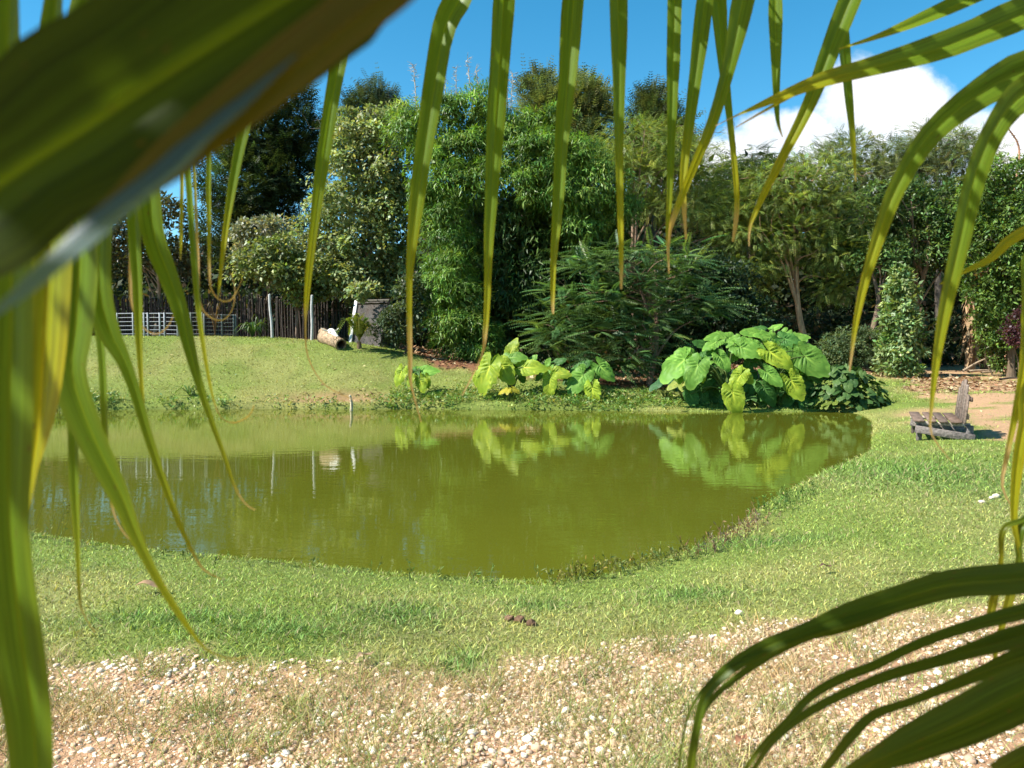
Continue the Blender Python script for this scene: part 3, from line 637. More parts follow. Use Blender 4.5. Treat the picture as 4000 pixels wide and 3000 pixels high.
# ================================================================== climber, dead banana
def climber():
    p = vt(1947, 800, 27.2); b = np.array([p[0], p[1], hz(p[0], p[1])])
    e = empty('climber', b, 'bright pale-green climber covering a post like a column', 'climber')
    mb = MB(b); v, f = tube([b, b + [.02, 0, 1.7], b + [-.02, 0, 3.3]], [.1, .09, .07], 8); mb.add(v, f, (.12, .09, .06)); obj('post', mb.build('post', True), M_bark, e)
    lobes = [(b[0] + rng.normal(0, .06), b[1], b[2] + h, r, r, .42) for h, r in ((.35, .60), (.95, .66), (1.5, .58), (2.05, .62), (2.6, .5), (3.1, .42), (3.45, .28))]
    obj('foliage', crown_mesh('foliage', lobes, 'broad', 190, 26, .19, .19, .085, [(.22, .31, .12), (.27, .36, .16), (.13, .22, .06)], b, .8, .3), M_leaf, e)
climber()
def dead_banana(vx, vy, Y, h, r, label):
    p = vt(vx, vy, Y); b = np.array([p[0], p[1], hz(p[0], p[1])]); e = empty('dead_banana_plant', b, label, 'banana plant', 'dry banana plants')
    mb = MB(b); P = catmull([b, b + [.05, 0, h * .5], b + [-.03, 0, h]], 5); v, f = tube(P, r * np.linspace(1.1, .55, len(P)), 9); mb.add(v, f, col_var(len(v), (.22, .15, .09), .2)); obj('stem', mb.build('stem', True), M_bark, e)
    mb = MB(b)
    for k in range(70):
        z = rng.uniform(.25, 1.0) * h; th = rng.uniform(0, 6.28); o = np.array([math.cos(th), math.sin(th), 0]); L = rng.uniform(.35, .8)
        if z - L < .05: L = max(.12, z - .05)
        A = b + o * r * .8 + [0, 0, z]; v, f, c = leaves([A], [o * .35 + [0, 0, -1]], [o], [L], [rng.uniform(.08, .2)], col_var(1, (.30, .20, .11), .35, .05)); mb.add(v, f, c)
    obj('dry_leaf_skirt', mb.build('dry_leaf_skirt'), M_litter, e)
    for k in range(5):
        th = rng.uniform(0, 6.28); o = np.array([math.cos(th), math.sin(th), 0]); A = b + [0, 0, h]; P = catmull([A, A + o * .3 + [0, 0, .55], A + o * .9 + [0, 0, .75], A + o * 1.4 + [0, 0, .35]], 5)
        w = .16 * np.sin(np.linspace(.25, 3.0, len(P))); s = np.cross(o, [0, 0, 1.]); V = np.concatenate([P - s * w[:, None], P + [0, 0, -.04], P + s * w[:, None]]); n = len(P); i = np.arange(n - 1)
        Fq = np.concatenate([np.stack([i, i + 1, n + i + 1, n + i], 1), np.stack([n + i, n + i + 1, 2 * n + i + 1, 2 * n + i], 1)])
        mb = MB(b); mb.add(V, Fq, col_var(len(V), (.09, .11, .035) if k % 2 else (.25, .18, .09), .1)); obj('leaf', mb.build('leaf', True), M_leaf, e)
dead_banana(2095, 785, 30.5, 3.2, .2, 'tall dry banana plant with a skirt of brown leaves on the right')
dead_banana(2135, 783, 31, 1.7, .28, 'short stout dry banana stump beside the tall dry one')

# ================================================================== elephant ears
def ear_shape():
    nth = 44; rings = 8; th = np.linspace(-np.pi * .965, np.pi * .965, nth)
    k = np.abs(th) / np.pi
    r = np.interp(k, [0, .05, .12, .22, .33, .45, .58, .70, .80, .88, .93, .965], [1.0, .90, .76, .63, .53, .475, .46, .48, .51, .47, .32, .09])
    return th, r, rings
EAR_TH, EAR_R, EAR_RING = ear_shape()
def ear_leaf(A, T, hint, colr, wave=1.0, droop=.18, width=1.0):
    A = np.asarray(A, float); T = np.asarray(T, float); e1 = T - A; Ls = np.linalg.norm(e1); e1 = e1 / Ls
    n = np.asarray(hint, float); n = nrm(n - n.dot(e1) * e1); s = np.cross(n, e1)
    fr = np.linspace(0, 1, EAR_RING + 1)[1:]; nth = len(EAR_TH); ph = rng.uniform(0, 6.28)
    edge = 1 + .05 * wave * np.sin(EAR_TH * 17 + ph) * (np.abs(EAR_TH) > .2)
    X = fr[:, None] * (EAR_R * edge * np.cos(EAR_TH))[None]; Yl = fr[:, None] * (EAR_R * edge * np.sin(EAR_TH))[None] * width
    ay = np.abs(Yl)
    Z = -droop * X * np.abs(X) * .9 + .22 * ay - .55 * ay * ay                      # gutter at the midrib, drooping edges
    Z += .034 * wave * np.sin((X - .55 * ay) * 2 * np.pi / .135) * S(ay / .08)       # side veins
    Z += .05 * wave * fr[:, None] ** 3 * np.sin(EAR_TH * 5 + ph)[None]
    mid = np.exp(-(ay / .022) ** 2) * (X > 0) + .55 * np.exp(-((((X - .55 * ay) / .135 + .75) % 1 - .5) / .10) ** 2) * S(ay / .05)
    Vl = np.stack([X, Yl, Z], -1).reshape(-1, 3); Vl = np.concatenate([[[0, 0, .0]], Vl])
    V = A + Ls * (Vl[:, :1] * e1 + Vl[:, 1:2] * s + Vl[:, 2:] * n)
    c = np.asarray(colr)[None] * (1 + np.concatenate([[1], mid.ravel()])[:, None] * np.array([1.7, 1.0, 1.4])) * np.exp(rng.normal(0, .07, (len(V), 1)))
    q = [[1 + i * nth + j, 1 + (i + 1) * nth + j, 1 + (i + 1) * nth + j + 1, 1 + i * nth + j + 1] for i in range(EAR_RING - 1) for j in range(nth - 1)]
    t = [[0, 1 + j, 2 + j] for j in range(nth - 1)]
    return V, q, t, c
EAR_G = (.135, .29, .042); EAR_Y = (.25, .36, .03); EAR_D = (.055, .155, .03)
def ear_plant(label, base_px, Y, items, group, stem_h=.25):
    g = vt(base_px[0], base_px[1], Y); b = np.array([g[0], Y, max(hz(g[0], Y), -.05)])
    e = empty('elephant_ear_plant', b, label, 'elephant ear', group)
    mb = MB(b); v, f = tube(catmull([b - [0, 0, .1], b + [.03, 0, stem_h * .5], b + [0, 0, stem_h]], 4), .075 * np.linspace(1.2, .8, 9), 9); mb.add(v, f, col_var(len(v), (.10, .09, .04), .2)); obj('stem', mb.build('stem', True), M_bark, e)
    for (ax, ay, tx, ty, dY, c, *rest) in items:
        A = vt(ax, ay, Y + dY); wz = rest[0] if rest else .35
        Ls = np.linalg.norm(vt(tx, ty, Y + dY) - A); T = vt(tx, ty, Y + dY - Ls * wz); T = A + (T - A) * 1.25
        up = rest[1] if len(rest) > 1 else .75
        V, q, t, cc = ear_leaf(A, T, np.array([-.35 + rng.normal(0, .12), -1.0 + .15 * up, .75 * up]), np.array(c) * np.exp(rng.normal(0, .08)), rng.uniform(.7, 1.2), rng.uniform(.08, .32), rng.uniform(.76, .96))
        m2 = MB(b); m2.add(V, np.array(q), cc); m2.n -= len(V); m2.F.setdefault(3, []).append(np.array(t)); m2.n += len(V)
        lf = obj('leaf', m2.build('leaf', True), M_ear, e)
        s = b + [rng.normal(0, .04), rng.normal(0, .04), stem_h * rng.uniform(.6, 1)]
        away = nrm(A - T); mid = s * .35 + A * .65 + np.array([0, .05, .12]) + away * .1; mid[:2] = s[:2] * .55 + A[:2] * .45
        m3 = MB(b); v, f = tube(catmull([s, mid, A], 6), np.linspace(.032, .014, 13), 7); m3.add(v, f, col_var(len(v), (.10, .155, .04), .08)); obj('stalk', m3.build('stalk', True), M_ear, lf)
    return e
def z5(x, y): return ((1500 + x * .5425) / K, (1200 + y * .5425) / K)
def z6(x, y): return ((2500 + x * .452) / K, (1200 + y * .452) / K)
def ears(zf, L): return [(*zf(a, b), *zf(c, d), *r) for (a, b, c, d, *r) in L]
GE = 'elephant ears along the far shore'
ear_plant('small elephant ear alone on the grassy slope, leftmost on the shore', z5(262, 625), 21.8, ears(z5, [
    (128, 462, 88, 550, -.1, EAR_Y, .2, .4), (195, 505, 178, 562, -.2, EAR_Y, .2, .4), (265, 462, 378, 452, .1, EAR_G, .2, 1.0), (262, 525, 285, 608, -.2, EAR_Y, .2, .4), (300, 510, 315, 575, -.1, EAR_Y, .2, .4), (232, 462, 205, 520, .1, EAR_D, .2, .6)]), GE, .2)
ear_plant('tall elephant ear with one leaf pointing straight up, left of the row', z5(920, 632), 21.5, ears(z5, [
    (905, 342, 948, 236, .2, EAR_Y, -.1, .25), (905, 365, 1005, 352, .1, EAR_G, .4, 1.0), (770, 398, 712, 352, .1, EAR_D, .3, .8), (762, 425, 698, 598, -.3, EAR_Y, .15, .3), (852, 420, 912, 532, -.2, EAR_Y, .3, .45),
    (1005, 435, 1138, 432, -.1, EAR_Y, .4, .6), (672, 490, 664, 560, .0, EAR_Y, .1, .3), (1050, 400, 1090, 350, .3, EAR_G, .2, .8), (960, 420, 1000, 520, .3, EAR_D, .3, .8)]), GE, .35)
ear_plant('low elephant ear with a long leaf hanging towards the water, second in the row', z5(1180, 652), 21.6, ears(z5, [
    (1185, 440, 1150, 500, .0, EAR_G, .4, .8), (1225, 468, 1328, 482, -.1, EAR_Y, .4, .6), (1195, 520, 1185, 642, -.3, EAR_Y, .2, .3), (1240, 400, 1300, 372, .2, EAR_D, .2, .9), (1170, 420, 1190, 372, .2, EAR_G, .1, .6), (1140, 470, 1100, 520, .2, EAR_D, .2, .8)]), GE, .25)
ear_plant('dark green elephant ear at the right end of the row under the frond tree', z5(1500, 665), 21.6, ears(z5, [
    (1415, 430, 1480, 388, .2, EAR_D, .2, .9), (1430, 492, 1344, 605, -.1, EAR_G, .3, .5), (1490, 470, 1520, 560, .1, EAR_D, .3, .8), (1555, 425, 1642, 512, -.1, EAR_G, .3, .6), (1500, 582, 1510, 697, -.4, EAR_Y, .15, .35), (1350, 500, 1295, 540, .3, EAR_D, .3, 1), (1380, 450, 1340, 500, .3, EAR_D, .3, .8)]), GE, .25)
ear_plant('great elephant ear clump with layered leaves, biggest on the shore, left part', z6(760, 880), 20.4, ears(z6, [
    (385, 455, 218, 592, .0, EAR_G, .3, .6), (330, 520, 335, 640, .2, EAR_G, .2, .6), (500, 500, 432, 665, -.3, EAR_G, .3, .5), (560, 500, 620, 470, .0, EAR_G, .3, .8), (690, 430, 762, 532, -.1, EAR_G, .3, .6), (560, 425, 648, 352, .3, EAR_D, -.1, .8), (450, 400, 400, 350, .5, EAR_G, .1, 1),
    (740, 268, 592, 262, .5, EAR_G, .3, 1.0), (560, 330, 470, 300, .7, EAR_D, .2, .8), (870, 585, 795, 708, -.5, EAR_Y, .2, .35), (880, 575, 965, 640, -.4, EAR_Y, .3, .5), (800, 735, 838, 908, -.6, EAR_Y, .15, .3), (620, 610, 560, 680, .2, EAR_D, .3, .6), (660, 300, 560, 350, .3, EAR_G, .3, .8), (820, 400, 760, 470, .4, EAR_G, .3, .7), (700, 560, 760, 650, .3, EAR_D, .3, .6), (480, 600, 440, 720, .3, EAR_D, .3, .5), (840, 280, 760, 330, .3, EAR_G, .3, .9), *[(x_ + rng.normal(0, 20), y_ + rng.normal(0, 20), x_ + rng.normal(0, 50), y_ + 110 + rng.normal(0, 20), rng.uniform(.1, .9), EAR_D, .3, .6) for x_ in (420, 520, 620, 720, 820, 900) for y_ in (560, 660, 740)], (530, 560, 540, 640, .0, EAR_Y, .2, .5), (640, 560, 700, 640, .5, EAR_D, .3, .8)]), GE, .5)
ear_plant('great elephant ear clump with layered leaves, biggest on the shore, right part', z6(1120, 870), 20.4, ears(z6, [
    (880, 300, 985, 300, .4, EAR_G, .3, .9), (870, 345, 1035, 400, .1, EAR_G, .4, .7), (1010, 225, 895, 208, .8, EAR_G, .3, 1.0), (1130, 265, 1012, 240, .6, EAR_G, .3, 1.0), (1125, 388, 1288, 502, -.2, EAR_Y, .3, .5), (1310, 285, 1445, 250, .6, EAR_G, .3, .9), (1250, 275, 1392, 312, .3, EAR_D, .4, 1.0),
    (1325, 375, 1365, 468, .1, EAR_G, .2, .5), (1425, 425, 1612, 562, .0, EAR_G, .3, .6), (1100, 565, 1212, 662, -.3, EAR_G, .3, .6), (1305, 632, 1392, 782, -.4, EAR_Y, .2, .4), (1380, 560, 1420, 575, .2, EAR_G, .3, .6), (1150, 185, 1220, 150, 1.0, EAR_G, .2, 1.1), (1020, 185, 1090, 170, 1.0, EAR_D, .2, 1.1),
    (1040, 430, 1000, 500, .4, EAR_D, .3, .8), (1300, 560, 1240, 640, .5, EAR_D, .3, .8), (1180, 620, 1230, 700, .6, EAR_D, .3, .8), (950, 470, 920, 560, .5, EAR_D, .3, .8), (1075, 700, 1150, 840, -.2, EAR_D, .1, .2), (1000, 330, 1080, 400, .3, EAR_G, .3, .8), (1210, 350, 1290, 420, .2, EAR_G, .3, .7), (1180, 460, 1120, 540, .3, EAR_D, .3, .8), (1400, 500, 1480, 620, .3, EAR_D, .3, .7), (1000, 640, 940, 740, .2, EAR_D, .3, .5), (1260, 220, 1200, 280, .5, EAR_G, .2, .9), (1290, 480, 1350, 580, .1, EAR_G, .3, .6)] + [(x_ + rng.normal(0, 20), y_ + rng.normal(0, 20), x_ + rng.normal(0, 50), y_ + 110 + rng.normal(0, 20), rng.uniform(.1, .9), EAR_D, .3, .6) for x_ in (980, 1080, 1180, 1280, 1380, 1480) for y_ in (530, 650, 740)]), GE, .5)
def small_ear(label, vx, vy, Y, s, c, n=6):
    p = vt(vx, vy, Y); b = np.array([p[0], Y, max(hz(p[0], Y), 0)]); e = empty('elephant_ear_seedling', b, label, 'elephant ear')
    for k in range(n):
        a = 2 * math.pi * k / n + rng.uniform(-.3, .3); o = np.array([math.cos(a), math.sin(a) * .8, 0]); A = b + o * s * .35 + [0, 0, s * rng.uniform(.7, 1.1)]
        V, q, t, cc = ear_leaf(A, A + o * s * .55 + [0, 0, -.3 * s], o * .3 + np.array([-.2, -.5, .8]), c, .6, .2); m2 = MB(b); m2.add(V, np.array(q), cc); m2.F.setdefault(3, []).append(np.array(t)); lf = obj('leaf', m2.build('leaf', True), M_ear, e)
        m3 = MB(b); v, f = tube([b, (b + A) / 2 + o * .01, A], [.014, .011, .008], 6); m3.add(v, f, (.15, .18, .05)); obj('stalk', m3.build('stalk', True), M_ear, lf)
small_ear('tiny yellow elephant ear at the water under the tall one', *z5(900, 690), 20.9, .35, (.33, .31, .03), 4)
small_ear('small yellowish elephant ear left of the great clump', *z6(375, 830), 21.0, .55, (.20, .26, .05))
small_ear('small blue-green elephant ear in the shade left of the great clump', *z6(215, 790), 21.4, .55, (.05, .13, .05))
small_ear('small elephant ear at the waterline under the great clump', *z6(960, 880), 20.5, .35, (.07, .15, .04), 5)
small_ear('young elephant ear half hidden under the right part of the great clump', *z6(1200, 880), 20.6, .5, (.07, .15, .04), 4)

# dark mounded broad-leaf plant at the right end of the far shore: every leaf a part
def mound():
    p = vt(*z6(1760, 880), 20.3); b = np.array([p[0] + .15, 20.45, hz(p[0] + .15, 20.45)]); e = empty('broadleaf_mound', b, 'dark green mound of round leaves at the right end of the far shore', 'shrub')
    base = []
    for k in range(3):
        V, q, t, cc = ear_leaf((0, 0, 0), (1, 0, -.1), (0, 0, 1), (1, 1, 1), .5, .25, 1.25)
        base.append((V, q, t, cc))
    mats = [(.035, .085, .022), (.055, .12, .03), (.08, .15, .04), (.12, .17, .03)]
    lib = []
    for ci, c in enumerate(mats):
        for (V, q, t, cc) in base[:2]:
            m = MB(); m.add(V[:], np.array(q), cc * np.array(c)); m.F.setdefault(3, []).append(np.array(t)); me = m.build('leaf', True); me.materials.append(M_ear); lib.append(me)
    stem = MB(b)
    for k in range(230):
        u = rsph(1)[0]; u[2] = abs(u[2]); P = b + np.array([1.05, .8, 1.15]) * u * rng.uniform(.75, 1.02); P[2] = max(P[2], hz(P[0], P[1]) + .05, .06)
        low = P[2] < b[2] + .3; me = lib[rng.integers(6, 8) if (low and rng.random() < .3) else rng.integers(0, 6)]
        o = obj('leaf', me, None, e); o.location = Vector(P - b)
        d = nrm(u * [1, 1, .2] + rng.normal(0, .35, 3) + [0, 0, -.45]); n = nrm(u + [0, 0, .6] + rng.normal(0, .25, 3)); n = nrm(n - n.dot(d) * d); s = np.cross(n, d)
        from mathutils import Matrix
        o.rotation_euler = Matrix(((d[0], s[0], n[0]), (d[1], s[1], n[1]), (d[2], s[2], n[2]))).to_euler(); sc = rng.uniform(.13, .22); o.scale = (sc, sc, sc)
        if k % 6 == 0:
            v, f = tube([b - [0, 0, .05], b * .5 + P * .5 + [0, 0, .1], P], [.015, .01, .006], 5); stem.add(v, f, (.06, .09, .03))
    obj('stem', stem.build('stem', True), M_bark, e)
mound()

# ================================================================== small plants on the terrace and shore
def strap_clump(name, label, vx, vy, Y, n, h, w, c, spread=.5, cat='plant', arch=.5, pinn=False, stem=0):
    p = vt(vx, vy, Y); b = np.array([p[0], Y, hz(p[0], Y)]); e = empty(name, b, label, cat)
    if stem:
        mb = MB(b); v, f = tube([b - [0, 0, .05], b + [0, 0, stem]], [.09, .07], 8); mb.add(v, f, (.14, .10, .06)); obj('trunk', mb.build('trunk', True), M_bark, e)
    for k in range(n):
        a = rng.uniform(0, 6.28); o = np.array([math.cos(a), math.sin(a), 0]); sp = spread * rng.uniform(.4, 1.2); hh = h * rng.uniform(.65, 1.1); s0 = b + [0, 0, stem]
        P = catmull([s0, s0 + o * sp * .35 + [0, 0, hh * .65], s0 + o * sp * .8 + [0, 0, hh], s0 + o * sp * 1.4 + [0, 0, hh * (1 - arch)]], 5)
        mb = MB(b); cc = col_var(1, c, .2)[0]
        if pinn:
            v, f = tube(P, np.linspace(.012, .004, len(P)), 5); mb.add(v, f, cc * [1.5, 1.2, .8])
            T = nrm(np.gradient(P, axis=0)); s = np.cross(T, [0, 0, 1.])
            for sg in (-1, 1):
                for q in (0, .5):
                    C = P[2:-1] + q * (P[3:] - P[2:-1]); m = len(C)
                    v, f, c2 = leaves(C, nrm(s[2:-1]) * sg + T[2:-1] * .7 + [0, 0, .25], np.repeat([[0, 0, 1.]], m, 0), np.full(m, w * 5) * np.sin(np.linspace(.7, 2.7, m)), np.full(m, w), col_var(m, cc, .12)); mb.add(v, f, c2)
        else:
            s = np.cross(o, [0, 0, 1.]); ww = w * np.sin(np.linspace(.5, 3.1, len(P))) ** .6; m = len(P); V = np.concatenate([P - s * ww[:, None] / 2 + [0, 0, .2 * w], P, P + s * ww[:, None] / 2 + [0, 0, .2 * w]]); i = np.arange(m - 1)
            mb.add(V, np.concatenate([np.stack([i, i + 1, m + i + 1, m + i], 1), np.stack([m + i, m + i + 1, 2 * m + i + 1, 2 * m + i], 1)]), np.repeat(cc[None], len(V), 0))
        obj('frond' if pinn else 'leaf', mb.build('leaf'), M_leaf, e)
strap_clump('small_palm', 'small yellow-green palm in front of the thatched shelter', 776, 752, 25.0, 16, .75, .05, (.16, .20, .035), .55, 'palm', .7, True, .22)
strap_clump('lily_clump', 'low clump of strap leaves beside the wire pen', 545, 738, 26.2, 30, .5, .06, (.07, .12, .03), .38, 'plant', .5)
strap_clump('lily_clump', 'few strap leaves sticking up behind the low clump by the pen', 562, 735, 26.6, 9, .75, .05, (.06, .10, .03), .25, 'plant', .3)
strap_clump('spiky_plant', 'small dark spiky plant in front of the hollow log', 728, 752, 24.8, 18, .35, .03, (.05, .06, .035), .25, 'plant', .2)
strap_clump('weed', 'low leafy weed on the lower left bank near the water', *((740 / K), (1572 / K)), 21.6, 16, .28, .05, (.09, .16, .035), .35, 'plant', .6)

# leafy water weeds along the far waterline (uncountable)
def shore_weeds():
    mb = MB(); k = 0
    for i in range(2600):
        seg = rng.uniform(0, 1); px = rng.uniform(150, 3420); Y = None
        g = zp(px, 1604 + rng.normal(0, 3), 0.0); x, y = g[0], g[1] + rng.uniform(.05, .55 if px < 1500 else 1.5)
        dens = fbm(np.array([x * .9]), np.array([y * .9]), 91)[0]
        if px < 1500 and not (px < 420 and rng.random() < .7) and rng.random() < .75: continue
        if px > 2560 and rng.random() < .55: continue
        if dens < .35: continue
        z = hz(x, y); 
        if z < -.08: continue
        h = rng.uniform(.08, .22) * (1.5 if px < 560 else 1); n = 9; a = rng.uniform(0, 6.28, n)
        C = np.array([x, y, max(z, 0)]) + rng.normal(0, .06, (n, 3)) * [1, 1, 0] + np.c_[np.zeros(n), np.zeros(n), rng.uniform(0, h, n)]
        D = np.c_[np.cos(a), np.sin(a), rng.uniform(.1, 1, n)]; base = (.14, .24, .05) if rng.random() < .75 else (.27, .30, .10)
        v, f, c = leaves(C, D, rsph(n) + [0, 0, 1.2], rng.uniform(.07, .15, n), rng.uniform(.02, .05, n), col_var(n, base, .25)); mb.add(v, f, c)
    tag(obj('waterside_weeds', mb.build('waterside_weeds'), M_leaf), 'low green weeds along the far waterline', 'weeds', kind='stuff')
shore_weeds()
def near_weeds():
    mb = MB()
    for (x0, y0, x1, y1, n, c, hh) in ((3010, 1985, 2740, 2160, 70, (.20, .13, .07), .14), (2700, 2150, 2150, 2262, 110, (.15, .16, .04), .11), (3170, 1900, 2960, 2000, 70, (.10, .17, .03), .14), (110, 2080, 330, 2120, 12, (.16, .17, .06), .28), (500, 2140, 2000, 2260, 30, (.15, .19, .05), .09)):
        for i in range(n):
            t = rng.random(); g = gnd(x0 + (x1 - x0) * t, y0 + (y1 - y0) * t + 26); g = g + np.array([rng.normal(0, .06), rng.normal(0, .06), 0])
            if sdist(g[0], g[1])[0] < -.14: continue; g[2] = max(hz(g[0], g[1]), 0)
            h = hh * rng.uniform(.5, 1.3); d = nrm(rng.normal(0, .35, 3) * [1, 1, 0] + [0, 0, 1]); tip = g + d * h
            v, f = tube([g, (g + tip) / 2 + rng.normal(0, .01, 3), tip], [.0022, .0018, .001], 4); cc = col_var(1, c, .25)[0]; mb.add(v, f, cc)
            m = 6; C = g + d * h * rng.uniform(.2, 1, (m, 1)); v, f, c2 = leaves(C, rsph(m) + d * .6, rsph(m), rng.uniform(.02, .045, m), rng.uniform(.006, .014, m), col_var(m, cc, .2)); mb.add(v, f, c2)
    tag(obj('bank_weeds', mb.build('bank_weeds'), M_grass), 'sparse reddish and green weeds on the near pond edge', 'weeds', kind='stuff')
near_weeds()

# ================================================================== palisade fence, posts, pen, shelter, log
def palisade():
    a = vt(215, 735, 31.5); z0 = 2.0; c_ = vt(775, 735, 30.2)
    A = np.array([a[0], 31.5, hz(a[0], 31.5)]); B = np.array([c_[0], 30.2, hz(c_[0], 30.2)])
    e = empty('palisade_fence', (A + B) / 2, 'dark palisade fence of upright rough poles under the trees', 'fence'); org = (A + B) / 2
    lib = []
    for k in range(6):
        mb = MB(); h = 1.55 + .12 * rng.random(); P = catmull([(0, 0, -.1), (rng.normal(0, .012), 0, h * .35), (rng.normal(0, .012), 0, h * .7), (rng.normal(0, .01), 0, h)], 2)
        v, f = tube(P, np.linspace(.043, .034, len(P)), 6); mb.add(v, f, col_var(1, (.05, .042, .035), .25)[0]); top = len(v) - 6
        mb.add(np.concatenate([v[top:], [P[-1] + [0, 0, .05]]]), [[i, (i + 1) % 6, 6] for i in range(6)], (.10, .085, .07))
        me = mb.build('pole'); me.materials.append(M_wood); lib.append(me)
    n = 105
    for k in range(n):
        p = A + (B - A) * (k + .5 + rng.uniform(-.15, .15)) / n; o = obj('pole', lib[k % 6], None, e); o.location = Vector(np.array([p[0], p[1] + rng.normal(0, .012), hz(p[0], p[1])]) - org)
        o.rotation_euler = (rng.normal(0, .02), rng.normal(0, .025), rng.uniform(0, 6.28)); o.scale = (1, 1, rng.uniform(.93, 1.08))
    for h in (.45, 1.25):
        mb = MB(org); v, f = beam(A + [0, .07, h], B + [0, .07, h], .05, .06); mb.add(v, f, (.13, .10, .08)); obj('rail', mb.build('rail'), M_wood, e)
palisade()
def post(label, vx0, vy0, vx1, vy1, Y):
    t = vt(vx0, vy0, Y); p = vt(vx1, vy1, Y); b = np.array([p[0], Y, hz(p[0], Y)]); mb = MB(b)
    P = catmull([b - [0, 0, .1], b * .66 + t * .34 + [.012, 0, 0], b * .33 + t * .67 - [.01, 0, 0], t], 4); v, f = tube(P, np.linspace(.052, .043, len(P)), 8); mb.add(v, f, col_var(len(v), (.46, .45, .43), .10, .02)); k = len(v) - 8
    mb.add(np.concatenate([v[k:], [t + [0, 0, .02]]]), [[i, (i + 1) % 8, 8] for i in range(8)], (.6, .58, .55))
    tag(obj('gate_post', mb.build('gate_post', True), M_paint, None, b), label, 'post', 'white posts by the palisade')
post('thin white post leaning slightly, nearer the wire pen', 582, 636, 588, 718, 27.2)
post('straight thin white post nearer the hollow log', 674, 638, 673, 724, 27.0)
def pen(label, x0, x1, y_top, y_bot, Y, paint, rails=6, posts=(0, 1), Y2=None):
    Y2 = Y2 or Y
    p = vt(x0, y_bot, Y); q = vt(x1, y_bot, Y2); A = np.array([p[0], Y, hz(p[0], Y)]); B = np.array([q[0], Y2, hz(q[0], Y2)]); h = (y_bot - y_top) / FV * Y
    e = empty('pen_panel', A, label, 'fence panel', 'panels of the animal pen')
    for t in posts:
        c = A + (B - A) * t; mb = MB(A); v, f = beam(c - [0, 0, .05], c + [0, 0, h], .042, .042, (0, 1, 0)); mb.add(v, f, paint); bevel(obj('post', mb.build('post'), M_paint, e), .006)
    for k in range(rails):
        z = .1 + (h - .13) * k / (rails - 1); mb = MB(A); v, f = tube([A + [0, 0, z], (A + B) / 2 + [0, 0, z], B + [0, 0, z]], .012 if k < rails - 1 else .017, 6); mb.add(v, f, np.array(paint) * .8); obj('rail', mb.build('rail', True), M_paint, e)
WH = (.40, .41, .43); GY = (.16, .17, .15)
pen('white metal pen panel at the left end of the pen, half behind palm leaflets', 254, 288, 683, 735, 26.6, WH)
pen('white metal pen panel second from the left', 290, 320, 683, 735, 26.5, WH, posts=(.72, 1))
pen('white metal pen panel in the middle with twin uprights', 324, 356, 683, 735, 26.5, WH, posts=(.68, 1))
pen('white metal pen panel right of the twin uprights', 360, 384, 683, 735, 26.4, WH, posts=(1,))
pen('dull grey pen panel behind the long palm leaflet', 388, 438, 685, 738, 26.3, GY, 6, (0, .5, 1))
pen('dull grey pen panel at the right end of the pen', 442, 510, 690, 740, 26.2, GY, 6, (0, .55, .93, 1), 26.8)
strap_clump('dry_bush', 'thin dry reddish bush growing through the grey pen panels', 465, 738, 26.0, 22, 1.1, .02, (.16, .10, .05), .3, 'bush', .1)

def shelter():
    Y = 27.2; L_ = vt(760, 715, Y); R_ = vt(842, 715, Y); x0, x1 = L_[0], R_[0]; zb = hz((x0 + x1) / 2, Y) - .05; ztop = vt(800, 651, Y + .5)[2]
    c = np.array([(x0 + x1) / 2, Y + .5, zb]); e = empty('shelter', c, 'little thatched A-frame shelter with a white barge board', 'shelter')
    for s, nm in ((-1, 'roof_slope'), (1, 'roof_slope')):
        mb = MB(c); nx, ny = 14, 10; u, v_ = np.meshgrid(np.linspace(0, 1, nx), np.linspace(0, 1, ny)); u = u.ravel(); v_ = v_.ravel()
        X = x0 + .22 * (1 - v_) * 0 + u * (x1 - x0) + (.18 * v_ if s < 0 else 0) * (1 - u); Yy = c[1] + s * .62 * v_; Z = ztop + (zb - ztop) * v_ + .02 * rng.random(len(u))
        top = np.c_[X, Yy, Z]; bot = top - np.array([0, s * .07, .07]); n = nx * ny; i = np.arange(ny - 1)[:, None]; j = np.arange(nx - 1)[None]
        q = np.stack([i * nx + j, i * nx + j + 1, (i + 1) * nx + j + 1, (i + 1) * nx + j], -1).reshape(-1, 4)
        ed = np.concatenate([np.arange(nx), np.arange(1, ny) * nx + nx - 1, (ny - 1) * nx + np.arange(nx - 2, -1, -1), np.arange(ny - 2, 0, -1) * nx]); m = len(ed)
        rim = np.array([[ed[k], ed[(k + 1) % m], ed[(k + 1) % m] + n, ed[k] + n] for k in range(m)])
        mb.add(np.concatenate([top, bot]), np.concatenate([q, q[:, ::-1] + n, rim]), col_var(2 * n, (.085, .075, .068), .12, .03)); obj(nm, mb.build(nm), M_thatch, e)
    mb = MB(c); v, f = tube([(x0 - .03, c[1], ztop + .02), (x1 + .03, c[1], ztop + .02)], .05, 8); mb.add(v, f, (.11, .10, .085)); obj('ridge', mb.build('ridge', True), M_thatch, e)
    mb = MB(c); v, f = beam((x0 - .05, c[1], ztop + .06), (x0 + .13, c[1] - .66, zb + .12), .05, .13, (1, 0, 0)); mb.add(v, f, (.62, .60, .58)); bevel(obj('barge_board', mb.build('barge_board'), M_paint, e), .008)
    mb = MB(c); v, f = beam((x0 - .05, c[1], ztop + .06), (x0 - .02, c[1] + .66, zb + .1), .05, .13, (1, 0, 0)); mb.add(v, f, (.62, .60, .58)); obj('barge_board', mb.build('barge_board'), M_paint, e)
    e.rotation_euler = (0, 0, R(-24))
shelter()
